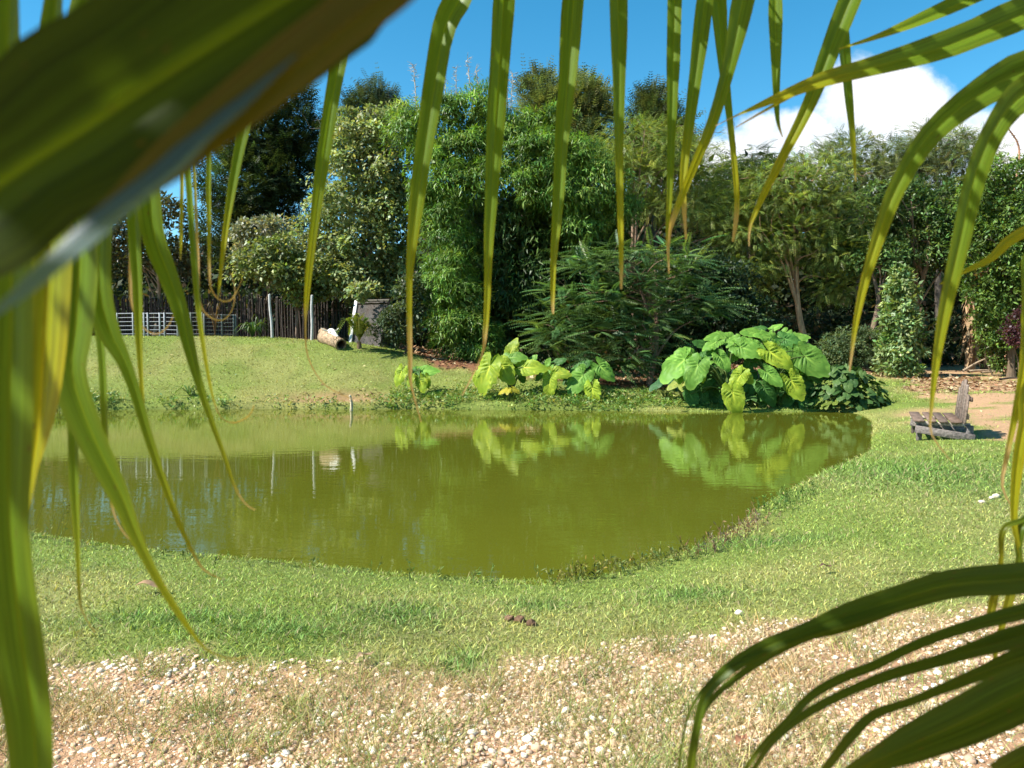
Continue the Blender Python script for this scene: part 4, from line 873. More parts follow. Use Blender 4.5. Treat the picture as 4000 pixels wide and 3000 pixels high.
def hollow_log():
    A = vt(700, 730, 25.6); B = vt(737, 744, 24.7); za = hz(A[0], 25.6) + .17; zb_ = hz(B[0], 24.7) + .15
    A = np.array([A[0], 25.6, za]); B = np.array([B[0], 24.7, zb_]); b = (A + B) / 2 - [0, 0, .17]
    e = empty('hollow_log', b, 'short hollow log lying at the top of the bank', 'log')
    P = catmull([A, (A + B) / 2 + [0, 0, .03], B], 6); mb = MB(b); r = np.linspace(.25, .19, len(P)); v, f = tube(P, r, 14); v = v + rng.normal(0, .008, v.shape); mb.add(v, f, col_var(len(v), (.30, .21, .13), .15, .03))
    v2, f2 = tube(P, r * .72, 14); mb.add(v2, f2[:, ::-1], (.10, .07, .045)); n = len(v)
    for k, base in ((0, 0), (1, n - 14)): 
        ring_ = [[base + i, base + (i + 1) % 14, n + base + (i + 1) % 14, n + base + i] for i in range(14)]
        mb.F[4].append(np.array(ring_))
    obj('shell', mb.build('shell', True), M_wood, e)
    mb = MB(b); v, f = tube(catmull([A + [.1, .1, .1], A + [-.1, .2, .22], A + [-.2, .25, .14]], 4), np.linspace(.12, .06, 9), 9); mb.add(v, f, (.28, .2, .12)); obj('branch_stub', mb.build('branch_stub', True), M_wood, e)
    # skull on top
    c = (A * .45 + B * .55) + np.array([0, 0, .22]); es = empty('animal_skull', c - [0, 0, .02], 'white animal skull lying on the hollow log', 'skull')
    d = nrm(B - A); s = nrm(np.cross(d, [0, 0, 1])); mb = MB(c - [0, 0, .02])
    P = [c - d * .26, c - d * .18 + [0, 0, .05], c - d * .05 + [0, 0, .06], c + d * .1 + [0, 0, .03], c + d * .24 - [0, 0, .02], c + d * .3 - [0, 0, .05]]
    P = catmull(P, 3); v, f = tube(P, np.interp(np.linspace(0, 1, len(P)), [0, .12, .35, .6, .9, 1], [.02, .11, .12, .075, .06, .03]), 10); mb.add(v, f, (.78, .74, .66)); obj('cranium', mb.build('cranium', True), M_paint, es)
    for sg in (-1, 1):
        mb = MB(c - [0, 0, .02]); H = c - d * .18 + s * sg * .08 + [0, 0, .07]; v, f = tube(catmull([H, H + s * sg * .14 + [0, 0, .03], H + s * sg * .24 - d * .06 + [0, 0, .1]], 4), np.linspace(.035, .01, 9), 7); mb.add(v, f, (.7, .64, .54)); obj('horn', mb.build('horn', True), M_paint, es)
        mb = MB(c - [0, 0, .02]); q = c - d * .02 + s * sg * .095 + [0, 0, .08]; u, t_, q_ = uvsphere(8, 6); mb.add(q + u * .028, t_, (.05, .04, .03)); mb.n -= len(u); mb.F.setdefault(4, []).append(q_ + mb.n); mb.n += len(u); obj('eye_socket', mb.build('eye_socket', True), M_bark, es)
hollow_log()
def stake():
    p = zp(1372, 1605, 0); b = np.array([p[0], p[1], max(hz(p[0], p[1]), 0) - .05]); mb = MB(b); v, f = tube(catmull([b, b + [.01, 0, .25], b + [-.03, 0, .46]], 4), np.linspace(.045, .035, 9), 8); mb.add(v, f, col_var(len(v), (.45, .38, .26), .12, .03)); k = len(v) - 8
    mb.add(np.concatenate([v[k:], [v[k:].mean(0) + [0, 0, .02]]]), [[i, (i + 1) % 8, 8] for i in range(8)], (.5, .42, .3)); tag(obj('stake', mb.build('stake', True), M_wood, None, b), 'short pale stake standing at the far waterline', 'stake')
stake()
def fallen_branches():
    for k, (x0, y0, x1, y1, Y, r, lb) in enumerate(((2080, 788, 2140, 770, 29.6, .05, 'pale fallen branch leaning by the dry banana stump'), (2120, 790, 2200, 782, 28.8, .04, 'thin fallen branch lying on bare earth under the dense right tree'), (2092, 778, 2150, 786, 29.2, .06, 'thick dry stalk lying at the foot of the dry banana plants'), (2160, 812, 2212, 806, 25.5, .04, 'dark fallen branch lying on the bare earth at the right edge'))):
        A = vt(x0, y0, Y); B = vt(x1, y1, Y + .4); A[2] = hz(A[0], A[1]) + r; B[2] = max(B[2], hz(B[0], B[1]) + r) if k == 0 else hz(B[0], B[1]) + r
        mb = MB(A); v, f = tube(catmull([A, (A + B) / 2 + [0, .06, .02], B], 5), np.linspace(r, r * .5, 11), 7); mb.add(v, f, col_var(len(v), (.36, .27, .18) if k != 3 else (.08, .06, .05), .12, .03)); tag(obj('fallen_branch', mb.build('fallen_branch', True), M_wood, None, A), lb, 'branch')
fallen_branches()
def dry_stalk():
    b = vt(2185, 385, 29); Q = catmull([b - [0, 0, 1.2], vt(2202, 330, 29), vt(2180, 280, 29), vt(2165, 255, 29)], 6); base = np.array([b[0], 29, hz(b[0], 29)]); Q = np.concatenate([[base, base + [.05, 0, 3.0]], Q]); Q = catmull(Q, 2); mb = MB(base)
    v, f = tube(Q, np.linspace(.05, .012, len(Q)), 6); mb.add(v, f, col_var(len(v), (.36, .2, .12), .15, .03))
    for q in Q[8:]:
        n = 3; v, f, c = leaves(np.repeat(q[None], n, 0), rsph(n), rsph(n), np.full(n, .1), np.full(n, .03), col_var(n, (.33, .2, .12), .2)); mb.add(v, f, c)
    tag(obj('dry_stalk', mb.build('dry_stalk'), M_bark, None, base), 'thin dry reddish stalk rising against the cloud at the right edge', 'stalk')
dry_stalk()

# ================================================================== garden chair
def chair():
    b = np.array([6.85, 12.05, hz(6.85, 12.05)]); e = empty('garden_chair', b, 'weathered grey wooden low garden chair of rough boards on the lawn', 'chair')
    G = (.15, .105, .08); rot = R(-24)
    e.scale = (.9, .9, .9)
    def W_(x, y, z): return b + np.array([x * math.cos(rot) - y * math.sin(rot), x * math.sin(rot) + y * math.cos(rot), z])
    def bd(name, A, B, w, h, up, c=G):
        mb = MB(b); v, f = beam(A, B, w, h, up); mb.add(v, f, col_var(1, c, .12, .04)[0]); return bevel(obj(name, mb.build(name), M_wood, e), .008)
    for y in (0.0, 1.25):       # sloping side stringers, ground stringer behind
        bd('stringer', W_(-.50, y, .17), W_(.42, y, .045), .07, .13, (0, 0, 1), (.17, .145, .13))
        bd('rear_leg', W_(.34, y + .06, -.05), W_(.34, y + .06, .26), .11, .09, (0, 1, 0), (.13, .11, .10))
        bd('front_leg', W_(-.43, y + .09, -.05), W_(-.43, y + .09, .26), .08, .07, (0, 1, 0), (.13, .11, .10))
        bd('seat_rail', W_(-.50, y + .10, .265), W_(.36, y + .10, .265), .05, .06, (0, 0, 1), (.32, .28, .24))
    for x, w in ((-.44, .17), (-.235, .13), (-.06, .14), (.13, .17)):
        bd('seat_slat', W_(x, -.06, .315), W_(x + .005, 1.42, .345), w, .035, (0, 0, 1))
    hs = [.50, .66, .74, .70, .56]
    for k, h in enumerate(hs):
        y = .0 + k * .285; lean = .10
        A = W_(.25, y, .30); B = W_(.25 + lean * h, y, .30 + h)
        t = nrm(B - A); wdir = nrm(W_(.25, 1, 0) - W_(.25, 0, 0)); n_ = np.cross(t, wdir); w = .27; th = .035; top = .62
        V = np.array([p + wdir * a * ww / 2 + n_ * c2 * th / 2 for (p, ww) in ((A, w), (A + (B - A) * .82, w * .98), (B, w * top)) for a in (-1, 1) for c2 in (-1, 1)])
        f = [[0, 1, 3, 2], [8, 10, 11, 9]] + [[i, i + 4, j + 4, j] for s in (0, 4) for i, j in ((0 + s, 1 + s), (1 + s, 3 + s), (3 + s, 2 + s), (2 + s, 0 + s))]
        mb = MB(b); mb.add(V, f, col_var(1, (.19, .14, .11), .12, .03)[0]); bevel(obj('back_board', mb.build('back_board'), M_wood, e), .008)
    bd('back_rail', W_(.29, -.12, .42), W_(.29, 1.28, .42), .05, .09, (0, 0, 1)); bd('back_rail', W_(.345, -.1, .72), W_(.345, 1.28, .72), .04, .08, (0, 0, 1))
chair()

# ================================================================== small things on the lawn
def lump(name, label, px, py, s, c, cat, group=None, flat=.7, rough=.18, mat=M_stone):
    g = gnd(px, py); u, t, q = uvsphere(14, 9); r = 1 + rough * (np.sin(u[:, 0] * 4 + rng.uniform(0, 6)) * np.sin(u[:, 1] * 5 + rng.uniform(0, 6)) + .6 * np.sin(u[:, 2] * 9 + u[:, 0] * 7 + rng.uniform(0, 6)) + rng.normal(0, .25, len(u)))
    V = u * r[:, None] * s * [1, .8, flat]; mb = MB(); mb.add(V, t, col_var(len(V), c, .1, .03)); mb.F.setdefault(4, []).append(q)
    tag(obj(name, mb.build(name, True), mat, None, g + [0, 0, s * flat * .6]), label, cat, group)
lump('earth_clod', 'crumbly brown earth clod on the lawn, leftmost of three', 1990, 2424, .026, (.17, .10, .06), 'clod', 'earth clods on the lawn', .6, .3, M_bark)
lump('earth_clod', 'brown earth clod on the lawn, in the middle of three', 2030, 2428, .028, (.13, .075, .045), 'clod', 'earth clods on the lawn', .7, .3, M_bark)
lump('earth_clod', 'dark brown earth clod on the lawn, rightmost of three', 2075, 2446, .026, (.11, .065, .04), 'clod', 'earth clods on the lawn', .7, .3, M_bark)
lump('stone', 'white stone on the grass at the right, highest of three', 3890, 1945, .034, (.62, .55, .40), 'stone', 'pale stones on the grass')
lump('stone', 'flat white stone on the grass at the right, lowest of three', 3835, 1965, .034, (.58, .5, .38), 'stone', 'pale stones on the grass', .5)
lump('stone', 'small white stone on the grass at the right, beside the highest one', 3872, 1950, .024, (.62, .56, .42), 'stone', 'pale stones on the grass')
lump('stone', 'single whitish stone on the lawn short of the gravel', 2885, 2402, .022, (.62, .56, .46), 'stone', 'pale stones on the grass')
def dead_leaf(label, px, py, s, c, a):
    g = gnd(px, py); n = 9; t = np.linspace(0, 1, n); w = np.sin(t * 3.0 + .07) ** .8 * .32; X = (t - .5) * s * 2; z = .18 * s * np.sin(t * 6) + .02
    P = np.c_[X, np.zeros(n), z]; V = np.concatenate([P + np.c_[np.zeros(n), -w * s, .35 * w * s], P, P + np.c_[np.zeros(n), w * s, .55 * w * s]]); i = np.arange(n - 1)
    f = np.concatenate([np.stack([i, i + 1, n + i + 1, n + i], 1), np.stack([n + i, n + i + 1, 2 * n + i + 1, 2 * n + i], 1)]); ca, sa = math.cos(a), math.sin(a); V = V @ np.array([[ca, sa, 0], [-sa, ca, 0], [0, 0, 1]])
    mb = MB(); mb.add(V, f, col_var(len(V), c, .1, .03)); tag(obj('fallen_leaf', mb.build('fallen_leaf', True), M_litter, None, g + [0, 0, .03]), label, 'leaf', 'dead leaves on the ground')
dead_leaf('curled brown dead leaf lying on the lawn at the left', 590, 2322, .09, (.33, .21, .12), .15)
dead_leaf('small folded brown dead leaf where lawn meets gravel', 1425, 2602, .055, (.36, .24, .14), 1.0)
dead_leaf('dark dead leaf lying on the lawn at the right', 3225, 2240, .05, (.12, .07, .05), .4)
dead_leaf('small reddish dead leaf on the gravel at the bottom', 2895, 2945, .05, (.30, .14, .08), .9)

# ================================================================== litter, gravel, grass
def litter():
    n = 14000; x = rng.uniform(-7, 16, n); y = rng.uniform(21, 34, n); d = sdist(x, y); s = soil_mask(x, y, d); k = (rng.random(n) < s) & (d > .8); x, y = x[k], y[k]; n = len(x)
    pal = np.array([(.24, .12, .065), (.32, .19, .10), (.38, .27, .15), (.15, .085, .05), (.42, .33, .20)]); c = pal[rng.integers(0, 5, n)] * np.exp(rng.normal(0, .2, (n, 1)))
    D = rsph(n) * [1, 1, .25]; v, f, q = leaves(np.c_[x, y, height(x, y) + rng.uniform(.01, .05, n)], D, np.array([0, 0, 1.]) + rng.normal(0, .4, (n, 3)), rng.uniform(.09, .24, n), rng.uniform(.04, .12, n), c)
    mb = MB(); mb.add(v, f, q)
    n = 260; x = rng.uniform(-12, 14, n); y = rng.uniform(12, 26, n); d = sdist(x, y); k = d > .5; x, y = x[k], y[k]; n = len(x)
    v, f, q = leaves(np.c_[x, y, height(x, y) + .04], rsph(n) * [1, 1, .3], np.array([0, 0, 1.]) + rng.normal(0, .3, (n, 3)), rng.uniform(.06, .14, n), rng.uniform(.03, .07, n), col_var(n, (.40, .36, .18), .2)); mb.add(v, f, q)
    tag(obj('leaf_litter', mb.build('leaf_litter'), M_litter), 'red-brown leaf litter under the trees', 'leaf litter', kind='stuff')
litter()
def wedge(n, y0, y1, power=1.0, margin=.8):
    """points over the ground that the camera and its neighbourhood can see, denser near by"""
    u = rng.random(n); y = y0 * (y1 / y0) ** (u ** power); x = rng.uniform(-1, 1, n) * (y * .70 + margin); return x, y
def gravel():
    n = 52000; x, y = wedge(n, 2.2, 5.2, 1.0, .5); g = gravel_mask(x, y) * (.25 + .75 * S((fbm(x * 1.7, y * 1.7, 83) - .33) / .22)); k = rng.random(n) < g; x, y = x[k], y[k]
    s = .0086 * np.exp(rng.normal(0, .40, len(x))); s = np.clip(s, .0045, .024)
    order = np.argsort(-s); x, y, s = x[order], y[order], s[order]
    keep = np.ones(len(x), bool); grid = {}                        # drop stones that would sit inside one another
    for i in range(len(x)):
        cx, cy_ = int(x[i] / .07), int(y[i] / .07)
        for a in (-1, 0, 1):
            for b2 in (-1, 0, 1):
                for j in grid.get((cx + a, cy_ + b2), ()):
                    if (x[i] - x[j]) ** 2 + (y[i] - y[j]) ** 2 < (.8 * (s[i] + s[j])) ** 2: keep[i] = False; break
                if not keep[i]: break
            if not keep[i]: break
        if keep[i]: grid.setdefault((cx, cy_), []).append(i)
    x, y, s = x[keep], y[keep], s[keep]; n = len(x); z = height(x, y)
    pal = np.array([(.66, .50, .36), (.72, .60, .45), (.58, .39, .26), (.76, .68, .56), (.48, .33, .23), (.62, .43, .28)])
    u, t, q = uvsphere(5, 4)
    show = s / y * ((np.abs(x) < y * .62) & (y > 2.65)); top = np.argsort(-show)[:300]; istop = np.zeros(n, bool); istop[top] = True
    lib = []
    for k in range(18):
        c = pal[k % 6] * np.exp(rng.normal(0, .1)); r = 1 + .16 * np.sin(u[:, 0] * 3 + rng.uniform(0, 6)) * np.cos(u[:, 1] * 3 + rng.uniform(0, 6)); V = u * r[:, None] * [1, rng.uniform(.6, .95), rng.uniform(.4, .65)]
        mb = MB(); mb.add(V, t, col_var(len(V), c, .05, .02)); mb.F.setdefault(4, []).append(q); me = mb.build('pebble', True); me.materials.append(M_stone); lib.append(me)
    for i in top:
        o = obj('pebble', lib[rng.integers(18)], None, ground); o.location = (x[i], y[i], z[i] + s[i] * .08); o.rotation_euler = (rng.normal(0, .2), rng.normal(0, .2), rng.uniform(0, 6.28)); o.scale = (s[i] * 1.15,) * 3
    r_ = np.where(~istop)[0]; m = len(r_); a = rng.uniform(0, 6.28, m); ca, sa = np.cos(a), np.sin(a); asp = rng.uniform(.6, 1, m); fl = rng.uniform(.4, .7, m)
    U = u[None] * (1 + .17 * rng.normal(0, 1, (m, len(u), 1))); X = U[..., 0] * s[r_, None] * 1.15; Yy = U[..., 1] * s[r_, None] * asp[:, None] * 1.1; Z = U[..., 2] * s[r_, None] * fl[:, None]
    V = np.stack([X * ca[:, None] - Yy * sa[:, None] + x[r_, None], X * sa[:, None] + Yy * ca[:, None] + y[r_, None], Z + z[r_, None] + s[r_, None] * .08], -1).reshape(-1, 3)
    k0 = (np.arange(m) * len(u))[:, None, None]; c = pal[rng.integers(0, 6, m)] * np.exp(rng.normal(0, .14, (m, 1)))
    n2 = 24000; x2, y2 = wedge(n2, 2.4, 5.4, 1.0, .4); g2 = gravel_mask(x2, y2); k = rng.random(n2) < g2 * .9 + .03 * (x2 > 1); x2, y2 = x2[k], y2[k]; n2 = len(x2); s2 = rng.uniform(.0022, .0048, n2)
    oc = np.array([[1, 0, 0], [-1, 0, 0], [0, 1, 0], [0, -1, 0], [0, 0, .7], [0, 0, -.7]]); of = np.array([[0, 2, 4], [2, 1, 4], [1, 3, 4], [3, 0, 4]])
    V2 = (oc[None] * (1 + .3 * rng.normal(0, 1, (n2, 6, 1)))) * s2[:, None, None] + np.stack([x2, y2, height(x2, y2) + s2 * .3], 1)[:, None]
    c2 = pal[rng.integers(0, 6, n2)] * np.exp(rng.normal(-.1, .22, (n2, 1)))
    k2 = (np.arange(n2) * 6)[:, None, None] + len(V); c = np.concatenate([np.repeat(c, len(u), 0), np.repeat(c2, 6, 0)])
    me = np_mesh('gravel', np.concatenate([V, V2.reshape(-1, 3)]), [(t[None] + k0).reshape(-1, 3), (q[None] + k0).reshape(-1, 4), (of[None] + k2).reshape(-1, 3)], c, True)
    tag(obj('gravel', me, M_stone, ground), 'pale tan river gravel', kind='stuff')
gravel()
def grass():
    mb = MB()
    def blades(x, y, ln, w, c, lean, two=True):
        n = len(x); z = height(x, y) - .004; a = rng.uniform(0, 6.28, n); t = np.clip(rng.normal(lean, .3, n), .05, 1.35)
        d = np.c_[np.cos(a) * np.sin(t), np.sin(a) * np.sin(t), np.cos(t)]; b = rng.uniform(0, 6.28, n); s = np.c_[np.cos(b), np.sin(b), np.zeros(n)]
        B = np.c_[x, y, z]; sw = s * w[:, None] / 2; mid = B + d * ln[:, None] * .55 + [0, 0, .0]; tip = B + d * ln[:, None] + np.c_[np.cos(a), np.sin(a), -.6 * np.ones(n)] * (ln * .18)[:, None]
        if two:
            V = np.stack([B - sw, B + sw, mid + sw * .85, mid - sw * .85, tip], 1).reshape(-1, 3); k = np.arange(n)[:, None] * 5
            mb.add(V, k + [0, 1, 2, 3], np.repeat(c, 5, 0)); mb.n -= len(V); mb.F.setdefault(3, []).append(k + [3, 2, 4] + mb.n); mb.n += len(V)
        else:
            V = np.stack([B - sw, B + sw, tip], 1).reshape(-1, 3); mb.add(V, np.arange(n)[:, None] * 3 + [0, 1, 2], np.repeat(c, 3, 0))
    def colours(x, y):
        dr = dry_mask(x, y)[:, None]; lu = lush_mask(x, y)[:, None]; c = C_GRASS * (1 - dr) + C_DRY * dr; c = c * (1 - lu) + C_LUSH * lu
        n = len(x); c = c * 1.25 * np.exp(rng.normal(-.03, .40, (n, 1))) * (1 + rng.normal(0, .1, (n, 1)) * [1.2, 0, -.5]); st = rng.random(n) < .10 + .12 * dr[:, 0]; c[st] = np.array([.36, .30, .15]) * np.exp(rng.normal(0, .2, (st.sum(), 1))); return np.clip(c, .01, .8)
    for (n, y0, y1, l0, w0, two) in ((275000, 2.9, 9.0, .027, .0042, True), (170000, 9.0, 20, .040, .011, False), (165000, 20, 29, .055, .018, False)):
        x, y = wedge(n, y0, y1); d = sdist(x, y); p = (1 - gravel_mask(x, y)) * (1 - .92 * soil_mask(x, y, d)) * (d > -.2); k = rng.random(n) < p; x, y = x[k], y[k]; m = len(x); lu = lush_mask(x, y)
        fa = np.maximum(1, y / 5.0) if y0 < 9 else 1.0
        blades(x, y, l0 * np.exp(rng.normal(0, .3, m)) * (1 + 1.0 * lu), w0 * np.exp(rng.normal(0, .25, m)) * fa, colours(x, y), .85, two)
    tag(obj('lawn_grass', mb.build('lawn_grass'), M_grass), 'short green and straw coloured lawn grass', 'grass', kind='stuff')
    # thin dry tufts growing through the gravel
    mb = MB(); x, y = wedge(900, 2.3, 4.9, 1, .4); g = gravel_mask(x, y); nz = fbm(x * 1.9, y * 1.9, 101); k = (g > .5) & (nz > .47); x, y = x[k], y[k]
    for X, Y in zip(x, y):
        m = int(rng.integers(14, 60)); r = rng.uniform(.03, .10); gr = rng.random() < .5
        base = np.array([.25, .28, .08]) if gr else np.array([.48, .37, .19]); px_ = X + rng.normal(0, r, m); py_ = Y + rng.normal(0, r, m)
        blades(px_, py_, rng.uniform(.04, .15, m) * (1.2 if gr else .9), np.full(m, .0030), np.clip(base * np.exp(rng.normal(0, .25, (m, 1))) * (1 + rng.normal(0, .12, (m, 1)) * [1, 0, -.5]), .01, .8), .75)
    x, y = wedge(80000, 2.4, 5.0, 1, .4); g = gravel_mask(x, y) * (.12 + .88 * S((fbm(x * 1.5, y * 1.5, 103) - .42) / .2)); k = rng.random(len(x)) < g; x, y = x[k], y[k]; m = len(x)
    c = np.where(rng.random((m, 1)) < .35, np.array([[.25, .27, .09]]), np.array([[.48, .36, .20]])) * np.exp(rng.normal(0, .25, (m, 1)))
    blades(x, y, rng.uniform(.03, .09, m), np.full(m, .0028), c, 1.0)
    tag(obj('dry_grass', mb.build('dry_grass'), M_grass), 'thin straw and green tufts growing through the gravel', 'grass', kind='stuff')
grass()

# ================================================================== palms in front of the camera
PG = np.array([.115, .195, .014]); PY = np.array([.28, .29, .012]); PT = np.array([.46, .34, .17])
def leaflet(parent, org, pts, Y, yel=.55, tan=.93, twist=(0, 0), fold=.25, n=30, dark=1.0, name='leaflet', Y1=None, hint=None, colr=None, rib=1.0, root=None):
    """ribbon with a creased midrib; pts are (x, y, width) in photo units at distance Y (to Y1 at the tip)"""
    pts = np.asarray(pts, float); Y1 = Y if Y1 is None else Y1; yy = np.linspace(Y, Y1, len(pts))
    P = np.array([vt(a, b, d) for (a, b, _), d in zip(pts, yy)]); w = pts[:, 2] / FV * yy
    if root is not None:      # join the leaflet to the nearest point of its frond stem
        rp = root[np.argmin(np.linalg.norm(root - P[0], axis=1))]
        if np.linalg.norm(rp - P[0]) > .012: P = np.concatenate([[rp], P]); w = np.r_[min(w[0], .009), w]
    Q = catmull(np.c_[P, w], max(3, n // (len(P) - 1))); P = Q[:, :3]; w = np.maximum(Q[:, 3], .0006); m = len(P)
    seg = np.r_[0, np.cumsum(np.linalg.norm(np.diff(P, axis=0), axis=1))]; t = seg / seg[-1]
    w = w * (1 + .05 * np.interp(t, np.linspace(0, 1, 14), rng.normal(0, 1, 14)))
    T = nrm(np.gradient(P, axis=0)); tw = np.interp(t, [0, 1], twist)
    h0 = np.array([0, -1, .0]) if hint is None else np.asarray(hint, float)
    Nn = nrm(h0 - (T @ h0)[:, None] * T); Sx = np.cross(T, Nn)
    Ns = Nn * np.cos(tw)[:, None] + Sx * np.sin(tw)[:, None]; Sx = np.cross(T, Ns); w = w / np.maximum(np.cos(tw), .35)
    u = np.array([-1, -.55, -.1, 0, .1, .55, 1]); zz = fold * (np.abs(u) - .5) + np.array([0, .06, 0, -.05, 0, .06, 0])
    V = P[:, None] + Sx[:, None] * (u[None, :, None] * w[:, None, None] / 2) + Ns[:, None] * (zz[None, :, None] * w[:, None, None] / 2)
    a = S((t - yel - .10) / .3)[:, None]; b = S((t - tan) / .05)[:, None]
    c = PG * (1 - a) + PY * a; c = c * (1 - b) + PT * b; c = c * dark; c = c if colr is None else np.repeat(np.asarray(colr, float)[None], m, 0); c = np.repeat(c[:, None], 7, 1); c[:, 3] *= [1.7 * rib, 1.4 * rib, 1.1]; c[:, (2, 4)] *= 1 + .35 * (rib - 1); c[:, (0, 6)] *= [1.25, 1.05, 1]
    i = np.arange(m - 1)[:, None]; j = np.arange(6)[None]; f = np.stack([i * 7 + j, i * 7 + j + 1, (i + 1) * 7 + j + 1, (i + 1) * 7 + j], -1).reshape(-1, 4)
    uv = np.stack([np.broadcast_to(u * .5 + .5, (m, 7)), np.broadcast_to(seg[:, None] * 8 + rng.uniform(0, 20), (m, 7))], -1).reshape(-1, 2)
    return obj(name, np_mesh(name, V.reshape(-1, 3) - org, [f], c.reshape(-1, 3), True, uv), M_palm, parent)
def leaflet_w(parent, org, P, wid, hint, dark=1.0, n=14):
    P = np.asarray(P, float); Q = catmull(np.c_[P, np.interp(np.linspace(0, 1, len(P)), [0, .15, .5, 1], [.4, .9, 1, .08]) * wid], max(3, n // (len(P) - 1))); P = Q[:, :3]; w = Q[:, 3]; m = len(P)
    T = nrm(np.gradient(P, axis=0)); h0 = np.asarray(hint, float); Nn = nrm(h0 - (T @ h0)[:, None] * T); Sx = np.cross(T, Nn); u = np.array([-1, -.5, 0, .5, 1])
    V = P[:, None] + Sx[:, None] * (u[None, :, None] * w[:, None, None] / 2) + Nn[:, None] * ((np.abs(u) * .25)[None, :, None] * w[:, None, None] / 2)
    i = np.arange(m - 1)[:, None]; j = np.arange(4)[None]; f = np.stack([i * 5 + j, i * 5 + j + 1, (i + 1) * 5 + j + 1, (i + 1) * 5 + j], -1).reshape(-1, 4)
    c = np.repeat((PG * dark)[None], m * 5, 0); uv = np.stack([np.broadcast_to(u * .5 + .5, (m, 5)), np.broadcast_to(np.linspace(0, 3, m)[:, None], (m, 5))], -1).reshape(-1, 2)
    return obj('leaflet', np_mesh('leaflet', V.reshape(-1, 3) - org, [f], c, True, uv), M_palm, parent)
STEM = {}
def rachis(parent, org, P, r, c=(.13, .15, .04)):
    mb = MB(org); Q = catmull(P, 8); fine = catmull(P, 40); v, f = tube(Q, np.linspace(r, r * .45, len(Q)), 8); mb.add(v, f, col_var(len(v), c, .06)); o = obj('frond', mb.build('frond', True), M_bark, parent); STEM[o.name] = fine; return o

baseA = np.array([-1.7, -.5, hz(-1.7, -.5)])
palmA = empty('palm', baseA, 'near palm whose leaflets hang along the top and left of the photo', 'palm')
mb = MB(baseA); v, f = tube(catmull([baseA - [0, 0, .1], baseA + [.02, 0, .9], baseA + [.08, .05, 1.7]], 5), np.linspace(.11, .08, 11), 10); mb.add(v, f, col_var(len(v), (.14, .13, .06), .12)); obj('stem', mb.build('stem', True), M_bark, palmA)
crownA = baseA + [.08, .05, 1.6]
top = rachis(palmA, baseA, [crownA, [-1.35, .5, 2.50], vt(500, -180, .95), vt(1100, -165, .98), vt(1650, -150, 1.0), vt(1950, -120, 1.02)], .016)
leftf = rachis(palmA, baseA, [crownA, [-1.0, .05, 2.35], vt(60, -150, .60), vt(330, -120, .66), vt(560, -60, .72), vt(720, -60, .8)], .014)
nearf = rachis(palmA, baseA, [crownA, [-.7, -.35, 2.2], [-.15, .02, 2.05], vt(800, -260, .2), vt(1000, -200, .22)], .012)
HANG = [  # leaflets hanging from the overhead frond
    ([(790, -165, 14), (765, -20, 40), (735, 120, 36), (715, 230, 33), (690, 400, 24), (670, 560, 16), (662, 650, 10), (660, 700, 4), (665, 770, 3), (700, 830, 2.6), (760, 862, 2)], .86, .45, .80, (.2, -.3)),
    ([(1060, -165, 16), (1000, -20, 52), (960, 60, 50), (935, 200, 44), (905, 400, 34), (890, 530, 22), (884, 620, 14), (886, 780, 9), (888, 832, 5), (910, 912, 2)], .88, .45, .82, (.3, -.2)),
    ([(1100, -165, 14), (1090, -20, 42), (1082, 100, 42), (1072, 250, 38), (1062, 420, 28), (1056, 520, 20), (1053, 640, 14), (1048, 720, 10), (1040, 770, 5), (998, 855, 2)], .93, .5, .84, (-.3, .2)),
    ([(1262, -160, 14), (1240, -20, 46), (1228, 150, 40), (1214, 300, 30), (1205, 450, 24), (1196, 560, 14), (1194, 650, 9), (1195, 678, 4)], .95, .6, .95, (.2, .3)),
    ([(1330, -158, 12), (1335, -20, 40), (1337, 150, 31), (1337, 300, 20), (1340, 450, 14), (1342, 560, 9), (1342, 625, 4)], .90, .5, .93, (-.5, .4)),
    ([(1462, -156, 10), (1458, -20, 28), (1454, 150, 26), (1450, 300, 18), (1446, 430, 12), (1442, 500, 8), (1445, 592, 3)], 1.0, .55, .88, (.3, 0)),
    ([(1545, -154, 10), (1525, -20, 36), (1508, 120, 30), (1490, 260, 22), (1476, 380, 15), (1478, 450, 9), (1482, 518, 4)], .94, .5, .88, (-.3, .4)),
    ([(1650, -150, 12), (1610, -20, 46), (1580, 120, 34), (1540, 260, 24), (1490, 380, 18), (1455, 470, 12), (1446, 510, 6), (1443, 572, 3)], .89, .45, .86, (.3, -.3)),
    ([(1540, -154, 10), (1550, -20, 34), (1560, 120, 24), (1572, 220, 16), (1585, 340, 12), (1592, 430, 10), (1588, 490, 8), (1583, 522, 4)], 1.02, .45, .88, (-.2, .2)),
    ([(1676, -148, 8), (1675, -20, 26), (1676, 100, 22), (1677, 200, 14), (1680, 260, 8), (1690, 296, 2)], .97, .9, .93, (.5, .2)),
    ([(1905, -125, 12), (1845, -20, 46), (1800, 90, 40), (1750, 220, 30), (1690, 340, 20), (1640, 440, 12), (1620, 490, 6), (1618, 532, 2)], .9, .45, .93, (.2, .1)),
    ([(1815, -135, 8), (1818, -20, 22), (1822, 80, 27), (1832, 200, 20), (1842, 300, 12), (1848, 392, 3)], 1.03, .55, .95, (-.3, -.1))]
for pts, Y, yl, tn, tw in HANG: leaflet(top, baseA, pts, Y, yl, tn, tw, root=STEM[top.name])
